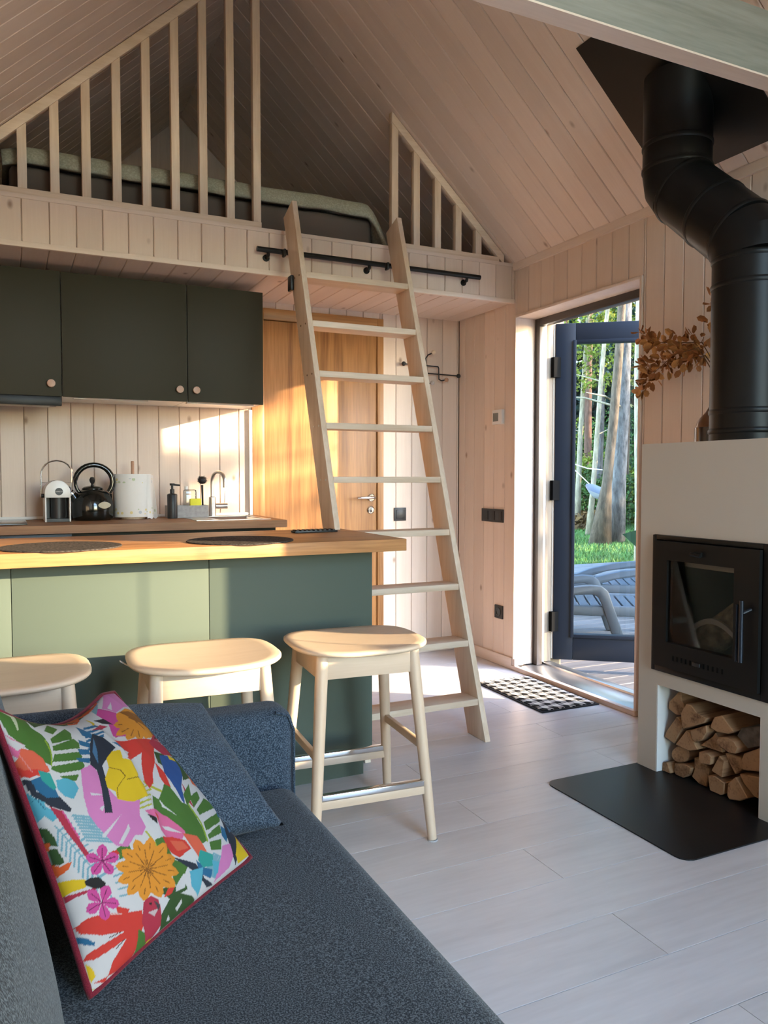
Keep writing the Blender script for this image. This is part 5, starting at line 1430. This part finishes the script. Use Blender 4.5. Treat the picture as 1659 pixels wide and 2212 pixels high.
(150,92,20,"330 234 320 330 315 330 326 235"),
(243,158,42,"334 238 374 255 406 279 411 307 403 328 372 327 342 312 330 279 328 241"),
(150,92,20,"330 234 388 308 383 311 326 236"),
(243,158,42,"337 234 389 231 439 236 465 255 472 274 440 286 397 286 361 266 333 239"),
(150,92,20,"329 233 441 266 439 269 327 236"),
(243,158,42,"336 231 388 208 441 192 482 196 502 207 478 228 434 245 383 244 336 236"),
(150,92,20,"328 233 465 213 464 216 328 236"),
(243,158,42,"331 230 349 199 374 171 405 157 427 154 427 173 411 197 375 217 335 232"),
(150,92,20,"327 234 406 171 409 173 330 236"),
(243,158,42,"328 230 325 201 332 172 354 151 376 140 387 152 386 175 363 203 333 230"),
(150,92,20,"326 235 364 159 368 159 330 235"),
(243,158,42,"324 231 303 212 290 190 299 167 313 151 333 154 347 170 343 198 330 230"),
(150,92,20,"326 235 314 168 319 167 330 234"),
(243,158,42,"322 234 287 229 260 219 254 200 258 184 280 178 304 182 318 203 327 230"),
(150,92,20,"326 236 270 194 273 192 330 233"),
(243,158,42,"322 237 283 247 248 251 229 241 223 228 241 215 269 208 297 217 324 232"),
(150,92,20,"327 236 242 230 244 227 329 233"),
(243,158,42,"323 239 290 262 258 279 231 279 216 273 227 256 250 240 285 234 322 235"),
(150,92,20,"328 236 238 266 237 263 328 233"),
(243,158,42,"325 240 308 270 287 296 259 307 240 308 239 292 252 270 284 252 322 237"),
(150,92,20,"330 236 257 295 255 293 327 234"),
(243,158,42,"329 240 332 268 328 297 308 316 288 326 276 313 275 292 295 265 323 239"),
(150,92,20,"330 235 297 308 293 307 326 235"),
(243,158,42,"332 238 355 258 371 281 364 304 351 319 329 314 313 298 315 271 326 240"),
(150,92,20,"330 234 347 302 342 303 326 235"),
(243,158,42,"334 236 371 241 403 251 413 272 411 288 385 294 356 288 339 266 330 239"),
(150,92,20,"330 233 394 277 390 280 326 236"),
(243,158,42,"335 233 376 222 415 217 439 228 449 242 426 256 394 263 361 253 333 237"),
(150,92,20,"329 233 424 239 422 243 327 236"),
(243,158,42,"334 231 368 206 404 187 436 186 454 192 442 211 414 229 374 235 335 235"),
(150,92,20,"328 233 428 200 428 203 328 236"),
(140,84,16,"344 229 372 216 373 219 345 232"),
(140,84,16,"341 226 363 207 365 209 343 228"),
(140,84,16,"335 225 349 203 352 204 338 226"),
(140,84,16,"329 226 332 204 335 203 333 225"),
(140,84,16,"323 228 315 210 318 208 326 227"),
(140,84,16,"318 232 300 220 303 218 321 230"),
(140,84,16,"315 237 290 232 292 230 316 234"),
(140,84,16,"314 241 286 245 286 243 314 239"),
(140,84,16,"315 245 288 257 287 255 314 243"),
(140,84,16,"318 249 297 266 295 265 316 247"),
(140,84,16,"324 250 311 271 307 271 320 249"),
(140,84,16,"330 249 327 271 324 271 326 250"),
(140,84,16,"336 247 345 266 341 267 333 249"),
(140,84,16,"341 243 360 256 357 258 338 246"),
(140,84,16,"345 239 371 244 369 246 343 242"),
(140,84,16,"346 234 375 230 375 233 345 237")]
# ================================================================== PRINTED CUSHION
# the flat print: coloured shapes in cloth coordinates (thousandths of the cushion's width and height), painted in order
def raster(n):
    img = np.empty((n, n, 3)); img[:] = (226, 229, 236)
    for r, g, b, s in ART:
        p = np.array(s.split(), float).reshape(-1, 2)/1000*(n-1)
        x0, y0 = np.floor(p.min(0)).astype(int); x1, y1 = np.ceil(p.max(0)).astype(int)
        x0, y0, x1, y1 = max(x0, 0), max(y0, 0), min(x1, n-1), min(y1, n-1)
        if x1 < x0 or y1 < y0: continue
        X, Y = np.meshgrid(np.arange(x0, x1+1)+.013, np.arange(y0, y1+1)+.017); ins = np.zeros(X.shape, bool)
        q = np.roll(p, -1, 0)
        for (ax, ay), (bx, by) in zip(p, q):
            if ay == by: continue
            c = (ay > Y) != (by > Y); ins ^= c & (X < (bx-ax)*(Y-ay)/(by-ay)+ax)
        img[y0:y1+1, x0:x1+1][ins] = (r, g, b)
    return img
NP = 330
mb, base_, nfront = pillow_mb((.086, 1.094, .462), (.387, 1.375, .462), (.178, 1.598, .737), (-.03, 1.28, .82), .062, n=NP, sag=(0, 0, -.040), wr=.003, fold=.011)
me = bpy.data.meshes.new('printed_cushion'); me.from_pydata(mb.v, [], mb.f); me.update()
img = raster(NP+1)/255.0*.56; lin_ = np.where(img <= .04045, img/12.92, ((img+.055)/1.055)**2.4)
nv = (NP+1)**2; colr = np.ones((2*nv, 4)); colr[:nv, :3] = lin_.reshape(-1, 3); colr[nv:, :3] = (.12, .008, .018)
at_ = me.color_attributes.new('print', 'FLOAT_COLOR', 'POINT'); at_.data.foreach_set('color', colr.ravel())
me.polygons.foreach_set('use_smooth', [True]*len(me.polygons))
m, n, l, b = new_mat('tropical_print_cotton')
ca = n.new('ShaderNodeVertexColor'); ca.layer_name = 'print'; l.new(ca.outputs[0], b.inputs['Base Color'])
b.inputs['Roughness'].default_value = .85; b.inputs['Specular IOR Level'].default_value = .2
tcn = n.new('ShaderNodeTexCoord'); wv = n.new('ShaderNodeTexNoise'); wv.inputs['Scale'].default_value = 14; wv.inputs['Detail'].default_value = 2
bu = n.new('ShaderNodeBump'); bu.inputs['Strength'].default_value = .35; bu.inputs['Distance'].default_value = .012
l.new(tcn.outputs['Object'], wv.inputs['Vector']); l.new(wv.outputs[0], bu.inputs['Height']); l.new(bu.outputs[0], b.inputs['Normal'])
me.materials.append(m)
pil = thing('printed_cushion', 'colourful tropical print cushion with dark red piping, leaning on the sofa back', 'cushion', (.2, 1.25, SZ))
po = bpy.data.objects.new('cover', me); COL.objects.link(po); po.parent = pil; po.location = -pil.location
edge = [base_(i/40, 0) for i in range(40)]+[base_(1, i/40) for i in range(40)]+[base_(1-i/40, 1) for i in range(40)]+[base_(0, 1-i/40) for i in range(40)]
obj('piping', MB().tube(edge, .0052, 10, closed=True), M['piping_red'], pil, smooth=True, angle=180)
# ================================================================== THE GARDEN OUTSIDE
GZ = -.40
def polar(deg, d, z=GZ): a = math.radians(deg); return Vector((d*math.sin(a), d*math.cos(a), z))
def mat_grass():
    m, n, l, b = new_mat('lawn_grass'); tc = n.new('ShaderNodeTexCoord')
    t = n.new('ShaderNodeTexNoise'); t.inputs['Scale'].default_value = 1.1; t.inputs['Detail'].default_value = 9; t.inputs['Roughness'].default_value = .75
    r = n.new('ShaderNodeValToRGB'); e = r.color_ramp.elements
    e[0].position = .32; e[0].color = (.020, .062, .011, 1); e[1].position = .68; e[1].color = (.075, .145, .020, 1)
    l.new(tc.outputs['Object'], t.inputs['Vector']); l.new(t.outputs[0], r.inputs[0]); l.new(r.outputs[0], b.inputs['Base Color'])
    t2 = n.new('ShaderNodeTexNoise'); t2.inputs['Scale'].default_value = 16; t2.inputs['Detail'].default_value = 4; l.new(tc.outputs['Object'], t2.inputs['Vector'])
    u = n.new('ShaderNodeBump'); u.inputs['Strength'].default_value = .9; u.inputs['Distance'].default_value = .08; l.new(t2.outputs[0], u.inputs['Height']); l.new(u.outputs[0], b.inputs['Normal'])
    b.inputs['Roughness'].default_value = .9; b.inputs['Specular IOR Level'].default_value = .15; return m
lw = MB()
def lawn(u, v):
    x, y = -70+150*u, -70+150*v
    return (x, y, GZ + .05*math.sin(x*.5)*math.cos(y*.43) - .03)
lw.grid(lawn, 60, 60)
lawn_o = struct('ground', lw, mat_grass(), smooth=True, angle=180)
# blades of grass in the part of the lawn the door looks onto
def blade_field():
    mb = MB(); n = 26000
    b = rng.uniform(35, 46, n); d = 9+17*rng.uniform(0, 1, n)**1.3
    for i in range(n):
        p = polar(b[i], d[i]); p.z = GZ+.02; h = random.uniform(.05, .11); a = random.uniform(0, 6.28); w = .007+.0006*d[i]
        q = Vector((math.cos(a)*w, math.sin(a)*w, 0)); t = Vector((random.gauss(0, .03), random.gauss(0, .03), h))
        mb.add([p-q, p+q, p+t], [(0, 1, 2)])
    return mb
gb = plain('grass_blades', (.060, .135, .020), .8, noise=.5, nscale=3)
tag(obj('grass', blade_field(), gb), 'short green grass growing on the lawn beyond the terrace', 'grass', kind='stuff')
def bark(name, c1, c2, sc=6):
    m, n, l, b = new_mat(name); tc = n.new('ShaderNodeTexCoord'); mp = n.new('ShaderNodeMapping'); mp.inputs['Scale'].default_value = (1, 1, .28); l.new(tc.outputs['Object'], mp.inputs[0])
    t = n.new('ShaderNodeTexNoise'); t.inputs['Scale'].default_value = sc*2.2; t.inputs['Detail'].default_value = 6; t.inputs['Roughness'].default_value = .7; l.new(mp.outputs[0], t.inputs['Vector'])
    r = n.new('ShaderNodeValToRGB'); r.color_ramp.elements[0].position = .35; r.color_ramp.elements[1].position = .65
    r.color_ramp.elements[0].color = (*c1, 1); r.color_ramp.elements[1].color = (*c2, 1); l.new(t.outputs[0], r.inputs[0]); l.new(r.outputs[0], b.inputs['Base Color'])
    u = n.new('ShaderNodeBump'); u.inputs['Strength'].default_value = 1; u.inputs['Distance'].default_value = .03; l.new(t.outputs[0], u.inputs['Height']); l.new(u.outputs[0], b.inputs['Normal'])
    b.inputs['Roughness'].default_value = .95; b.inputs['Specular IOR Level'].default_value = .1; return m
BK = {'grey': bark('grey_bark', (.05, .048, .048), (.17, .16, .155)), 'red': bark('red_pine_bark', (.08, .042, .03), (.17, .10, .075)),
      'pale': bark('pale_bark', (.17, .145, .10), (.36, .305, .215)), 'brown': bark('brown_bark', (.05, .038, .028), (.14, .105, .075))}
def leafmat(name, c, n=.5):
    m = plain(name, c, .7, noise=n, nscale=1.7, spec=.2); return m
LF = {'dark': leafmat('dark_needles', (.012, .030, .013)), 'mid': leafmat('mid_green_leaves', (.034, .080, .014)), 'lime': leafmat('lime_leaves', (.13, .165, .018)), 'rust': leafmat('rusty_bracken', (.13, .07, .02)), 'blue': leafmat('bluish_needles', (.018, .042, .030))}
def cloud(clusters, n, s, flat=.8):
    """leaf quads scattered through ellipsoids: [(centre, rx, ry, rz)]"""
    wts = np.array([c[1]*c[2]*c[3] for c in clusters])**.7; wts = wts/wts.sum(); which = rng.choice(len(clusters), n, p=wts)
    mb = MB()
    for k in which:
        c, rx, ry, rz = clusters[k]; d = rng.normal(size=3); d /= np.linalg.norm(d); rr = rng.uniform(.35, 1)**.5
        p = Vector((c[0]+rx*d[0]*rr, c[1]+ry*d[1]*rr, c[2]+rz*d[2]*rr))
        a = Vector(rng.normal(size=3)); a.z *= flat; a.normalize(); b = a.orthogonal().normalized(); b.rotate(__import__('mathutils').Quaternion(a, rng.uniform(0, 6.28))); e = a.cross(b)
        q = s*rng.uniform(.6, 1.3)
        mb.add([p-b*q*.5, p+e*q*.32, p+b*q*.5, p-e*q*.32], [(0, 1, 2, 3)])
    return mb
def trunk_path(base, h, lean=(0, 0), r=.15, wob=.04, flare=1.35, n=9):
    P = []; R = []
    for i in range(n):
        t = i/(n-1); z = h*t
        P.append((base.x+lean[0]*t+wob*math.sin(t*7+base.x), base.y+lean[1]*t+wob*math.cos(t*6+base.y), base.z-.1+z)); R.append(r*((flare-1)*max(0, 1-t*9)**1.6+1-.55*t))
    return P, R
def tree(label, deg, d, r, h, barkk, lean=(0, 0), crown=None, group=None, extra=None, flare=1.35):
    b = polar(deg, d); t = thing('tree', label, 'tree', tuple(b), group=group)
    P, R = trunk_path(b, h, lean, r, flare=flare); obj('trunk', MB().tube(P, R, 14), BK[barkk], t, smooth=True, angle=180)
    if extra:
        for (a, up, ln, rr) in extra:
            i = int(up*(len(P)-1)); q = Vector(P[i]); dd = Vector((math.cos(a), math.sin(a), .25)).normalized()
            obj('branch', MB().tube([q, q+dd*ln*.5+Vector((0, 0, .05)), q+dd*ln+Vector((0, 0, -.1))], [rr, rr*.7, rr*.3], 6), BK['pale'] if barkk == 'grey' else BK[barkk], t, smooth=True)
    if crown:
        cl_, n, s, lk = crown; obj('foliage', cloud([(Vector(P[-1])+Vector(c[0]), *c[1:]) for c in cl_], n, s), LF[lk], t)
    return t
hi = [((0, 0, -1), 2.2, 2.2, 1.6), ((1, .5, -2.6), 1.6, 1.6, .8), ((-1, -.4, -3.4), 1.5, 1.5, .7)]
# the twin trunk near the lawn's middle
tree('thick grey trunk on the lawn, the straighter of the twin trunk', 42.07, 19.0, .165, 13, 'grey', (.40, -.20), (hi, 900, .35, 'mid'), None, [(2.4, .30, 1.8, .03), (3.4, .36, 1.5, .03), (-.5, .42, 1.2, .03), (2.9, .5, 1.6, .03)], 1.5)
tree('brown leaning stem of the twin trunk, flaring at its foot', 41.12, 18.4, .120, 12, 'brown', (.78, -.36), (hi, 500, .35, 'mid'), None, None, 2.3)
tree('slim pale trunk standing in for a reflection at the right of the door pane', 43.62, 12.6, .075, 9, 'pale', (.05, 0), (hi, 1100, .17, 'lime'))  # a reflection in the door pane, built as a pale trunk
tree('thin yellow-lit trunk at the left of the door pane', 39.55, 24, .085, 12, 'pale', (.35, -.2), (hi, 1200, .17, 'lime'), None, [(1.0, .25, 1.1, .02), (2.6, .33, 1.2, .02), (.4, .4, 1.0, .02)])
tree('reddish pine trunk behind the thin yellow-lit trunk', 40.15, 31, .16, 15, 'red', (.2, 0), (hi, 1100, .28, 'dark'))
tree('thin leaning pale trunk left of the twin trunk', 40.15, 21, .072, 11, 'pale', (.75, -.6), (hi, 1200, .17, 'lime'), None, [(2.2, .4, 1.3, .018), (.2, .33, 1.0, .018)])
tree('straight grey pine trunk behind the leaning pale one', 40.95, 27, .12, 14, 'grey', (.1, 0), (hi, 1100, .26, 'dark'))
more = [(38.4, 26, .14, 'red'), (37.3, 29, .16, 'brown'), (42.7, 27, .15, 'brown'), (44.2, 24, .14, 'red'), (45.6, 28, .16, 'grey'), (35.6, 24, .15, 'red'), (47.5, 25, .16, 'red'), (33, 28, .17, 'brown')]
for i, (b, d, r, k) in enumerate(more):
    tree('pine trunk in the woods beyond the lawn', b, d, r, 14, k, (random.uniform(-.4, .4), 0), (hi, 900, .28, 'dark'), 'pines beyond the lawn')
# dense dark conifers behind
for i, b in enumerate(np.arange(27, 60, 2.3)):
    d = 37+random.uniform(-3, 7); base = polar(b, d); h = random.uniform(9, 15)
    t = thing('conifer', 'dark green conifer in the dense woods behind', 'tree', tuple(base), group='conifers in the woods')
    obj('trunk', MB().tube([base, base+Vector((0, 0, h))], [.16, .05], 8), BK['brown'], t, smooth=True)
    cls = []
    for k in range(9):
        f = k/8; rr = 2.5*(1-f*.85); cls.append(((base.x, base.y, base.z+.9+(h-.6)*f), rr, rr, .75))
    obj('foliage', cloud(cls, 3200, .38, .5), LF['blue' if i % 3 == 0 else 'dark'], t)
for i, b in enumerate(np.arange(30, 54, 2.0)):
    base = polar(b, 48+random.uniform(-2, 5)); h = random.uniform(14, 19)
    t = thing('conifer', 'far conifer closing the view behind the woods', 'tree', tuple(base), group='far conifers')
    obj('trunk', MB().tube([base, base+Vector((0, 0, h))], [.18, .05], 8), BK['brown'], t)
    obj('foliage', cloud([((base.x, base.y, base.z+1+(h-.6)*k/8), 2.6*(1-.8*k/8), 2.6*(1-.8*k/8), 1.2) for k in range(9)], 2200, .6, .5), LF['dark'], t)
# leafy shrubs at the edge of the wood
shr = [(39.0, 27, 1.5, 1.6, 'mid'), (40.3, 29, 1.5, 2.2, 'lime'), (41.2, 26, 1.3, 1.5, 'mid'), (42.6, 29, 1.6, 2.4, 'mid'), (43.9, 27, 1.3, 1.9, 'lime'), (37.4, 27, 1.5, 2.0, 'lime'), (45.2, 28, 1.4, 2.0, 'mid'), (36, 27, 1.5, 1.8, 'mid'), (40.7, 33, 2.0, 3.2, 'mid'), (39.4, 34, 2.0, 3.6, 'lime'), (42.0, 34, 2.2, 4.0, 'mid')]
for b, d, r, h, k in shr:
    base = polar(b, d); t = thing('shrub', 'leafy shrub at the edge of the wood', 'shrub', tuple(base), group='shrubs at the edge of the wood')
    obj('stem', MB().tube([base, base+Vector((.05, 0, h*.7))], [.03, .012], 6), BK['brown'], t)
    obj('foliage', cloud([((base.x, base.y, base.z+h*.5), r, r, h*.55), ((base.x+.4, base.y, base.z+h*.85), r*.6, r*.6, h*.3)], 1900, .13), LF[k], t)
for b, d in ((40.6, 23.5), (39.6, 24.5), (41.1, 25)):
    base = polar(b, d); t = thing('bracken', 'rusty bracken clump under the trees', 'plant', tuple(base), group='bracken under the trees')
    obj('fronds', cloud([((base.x, base.y, base.z+.25), .9, .5, .3)], 260, .2), LF['rust'], t)
# hanging leafy bough with bright leaves
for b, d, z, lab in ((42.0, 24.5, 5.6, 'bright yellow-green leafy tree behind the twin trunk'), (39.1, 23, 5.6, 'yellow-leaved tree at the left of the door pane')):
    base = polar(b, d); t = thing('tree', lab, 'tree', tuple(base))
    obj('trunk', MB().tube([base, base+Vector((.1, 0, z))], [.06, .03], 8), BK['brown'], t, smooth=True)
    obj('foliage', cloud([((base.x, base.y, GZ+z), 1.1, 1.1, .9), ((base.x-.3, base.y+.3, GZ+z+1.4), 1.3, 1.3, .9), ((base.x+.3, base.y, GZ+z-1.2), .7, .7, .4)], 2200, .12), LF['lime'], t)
# hammock and line
hm = thing('hammock', 'pale grey hammock hanging between the trees', 'hammock', tuple(polar(40.8, 20.2, .6)))
A, B = polar(40.32, 20.6, .99), polar(41.35, 19.3, .72)
hmb = MB()
def ham(u, v):
    p = A.lerp(B, u); w = .20*math.sin(math.pi*min(1, .12+u*.88)); dn = Vector((.75, -.66, 0))
    return p + dn*(v-.5)*w*2 + Vector((0, 0, -.22*math.sin(math.pi*u) + .22*abs(2*v-1)**2*math.sin(math.pi*u)))
hmb.grid(ham, 14, 6); obj('cloth', hmb, plain('hammock_cloth', (.13, .135, .15), .9), hm, smooth=True)
obj('rope', MB().tube([A, A+Vector((-.3, .2, .35))], .012, 6), plain('rope', (.7, .7, .68), .9), hm)
rp = MB().tube([polar(39.3, 20.0, 1.48), polar(40.2, 19.6, 1.37), polar(41.2, 19.0, 1.33)], .014, 6)
tag(obj('washing_line', rp, plain('white_line', (.4, .4, .38), .8)), 'white line strung between the trunks above the hammock', 'line')
# trees on the sunny side: sparse pine boughs dapple the evening light, conifers shade the terrace
def sunside(t, off, p0=(2.9, 3.35)):
    """a spot t metres out along the sun's bearing, off metres to its left"""
    return Vector((p0[0]+1.33*t+.601*off, p0[1]-t+.799*off, GZ))
for i, (t_, off, lab) in enumerate(((6.3, 1.3, 'slim pine nearest the terrace on the sunny side'), (8.2, -1.4, 'slim pine farther out on the sunny side'))):
    base = sunside(t_, off); t = thing('tree', lab, 'tree', tuple(base))
    obj('trunk', MB().tube([base, base+Vector((.1, .05, 4)), base+Vector((.1, 0, 8))], [.09, .07, .04], 10), BK['red'], t, smooth=True)
    cls = []
    for k in range(13):
        z = .75+.355*t_ + 1.5*(k+rng.random())/13; o2 = rng.uniform(-.75, .75)
        c = sunside(t_+rng.uniform(-.4, .4), o2); tip = Vector((c.x, c.y, z)); root = Vector((base.x+.1, base.y, z-.15))
        obj('bough', MB().tube([root, root.lerp(tip, .6)+Vector((0, 0, .08)), tip], [.02, .014, .006], 6), BK['brown'], t)
        cls.append((tuple(tip), .23, .23, .075))
    obj('foliage', cloud(cls, 800, .10, .4), LF['dark'], t)
for i, (t_, off) in enumerate(((13, 2.75), (16, 2.0), (13, -3.75), (10.5, -3.65), (16.5, -4.6), (15, 5.6), (13.5, 8.2), (15.5, 11), (14, 14.5), (17, 18.5))):
    base = sunside(t_, off); h = 10.5 if i < 7 else 8.0
    t = thing('conifer', 'dense conifer on the sunny side of the terrace', 'tree', tuple(base), group='conifers on the sunny side')
    obj('trunk', MB().tube([base, base+Vector((0, 0, h))], [.16, .05], 8), BK['brown'], t)
    obj('foliage', cloud([((base.x, base.y, base.z+.6+(h-.5)*k/9), 1.75*(1-.75*k/9), 1.75*(1-.75*k/9), .65) for k in range(10)], 2000, .42, .5), LF['dark'], t)

# more of the wood round the terrace, out of sight of the room, shading deck and forest
for i, (b, d, h, r) in enumerate([(52, 12.5, 12, 1.9), (60, 11.5, 13, 2.0), (69, 12.5, 12, 2.0), (78, 11.5, 13, 2.0), (86, 12.8, 12, 1.9), (60, 30, 14, 2.6), (64.5, 33, 15, 2.8), (69, 30, 14, 2.6), (74, 34, 15, 2.8), (57, 24, 14, 2.4), (51, 22, 13, 2.2)]):
    base = polar(b, d); t = thing('conifer', 'tall conifer of the wood beside the terrace', 'tree', tuple(base), group='conifers beside the terrace')
    obj('trunk', MB().tube([base, base+Vector((0, 0, h))], [.18, .05], 8), BK['brown'], t)
    obj('foliage', cloud([((base.x, base.y, base.z+.7+(h-.6)*k/9), r*(1-.8*k/9), r*(1-.8*k/9), .75) for k in range(10)], 1500, .5, .5), LF['dark'], t)

# ---- resin sun loungers on the deck
def lounger(label, pos, rz):
    t = thing('sun_lounger', label, 'lounger', pos, rz)
    # local: length along x (foot at +x), width along y, seat at .33
    for sy in (-1, 1):
        y0 = sy*.33; y1 = y0-sy*.07
        a, b = min(y0, y1), max(y0, y1)
        prof = [(-.10, .30), (-.02, .305), (.10, .355), (.30, .405), (.52, .43), (.60, .425), (.645, .39), (.665, .33), (.78, .005), (.70, .005), (.600, .30), (.575, .352), (.535, .368), (.42, .36), (.25, .335), (.06, .27), (-.10, .235)]
        obj('arm', MB().prism([(x, a, z) for x, z in prof], (0, b-a, 0)), M['lounger'], t, bevel=.010, world=False)
        obj('side_rail', MB().box(-.9, 1.0, a+.01, b-.01, .215, .285), M['lounger'], t, bevel=.012, world=False)
        for lx in (-.85, .93): obj('leg', MB().prism([(lx-.035, a+.01, .215), (lx+.035, a+.01, .215), (lx+.055, a+.01, .003), (lx, a+.01, .003)], (0, b-a-.02, 0)), M['lounger'], t, bevel=.005, world=False)
    for i in range(15): obj('slat', MB().box(-.14+.075*i, -.08+.075*i, -.255, .255, .255, .280), M['lounger'], t, bevel=.004, world=False)
    br_ = obj('backrest', MB().box(-.80, -.16, -.26, .26, -.015, .015).box(-.82, -.78, -.28, .28, -.02, .03), M['lounger'], t, bevel=.008, world=False)
    br_.location = (0, 0, .28); br_.rotation_euler = (0, math.radians(34), 0); br_.location = (.02, 0, .275)
    return t
lounger('grey resin sun lounger on the deck with its arm towards the door', (3.425, 4.86, -.0298), math.radians(-35))
lounger('second grey resin sun lounger farther along the deck', (4.55, 5.45, -.0298), math.radians(-35))
tag(obj('terracotta_saucer', MB().lathe([(.045, 0), (.07, .03), (.075, .10), (.066, .10), (.06, .03)], (3.40, 4.80, .2515), 20), plain('terracotta', (.42, .20, .13), .8), smooth=True), 'small terracotta pot standing on the nearer sun lounger', 'pot')
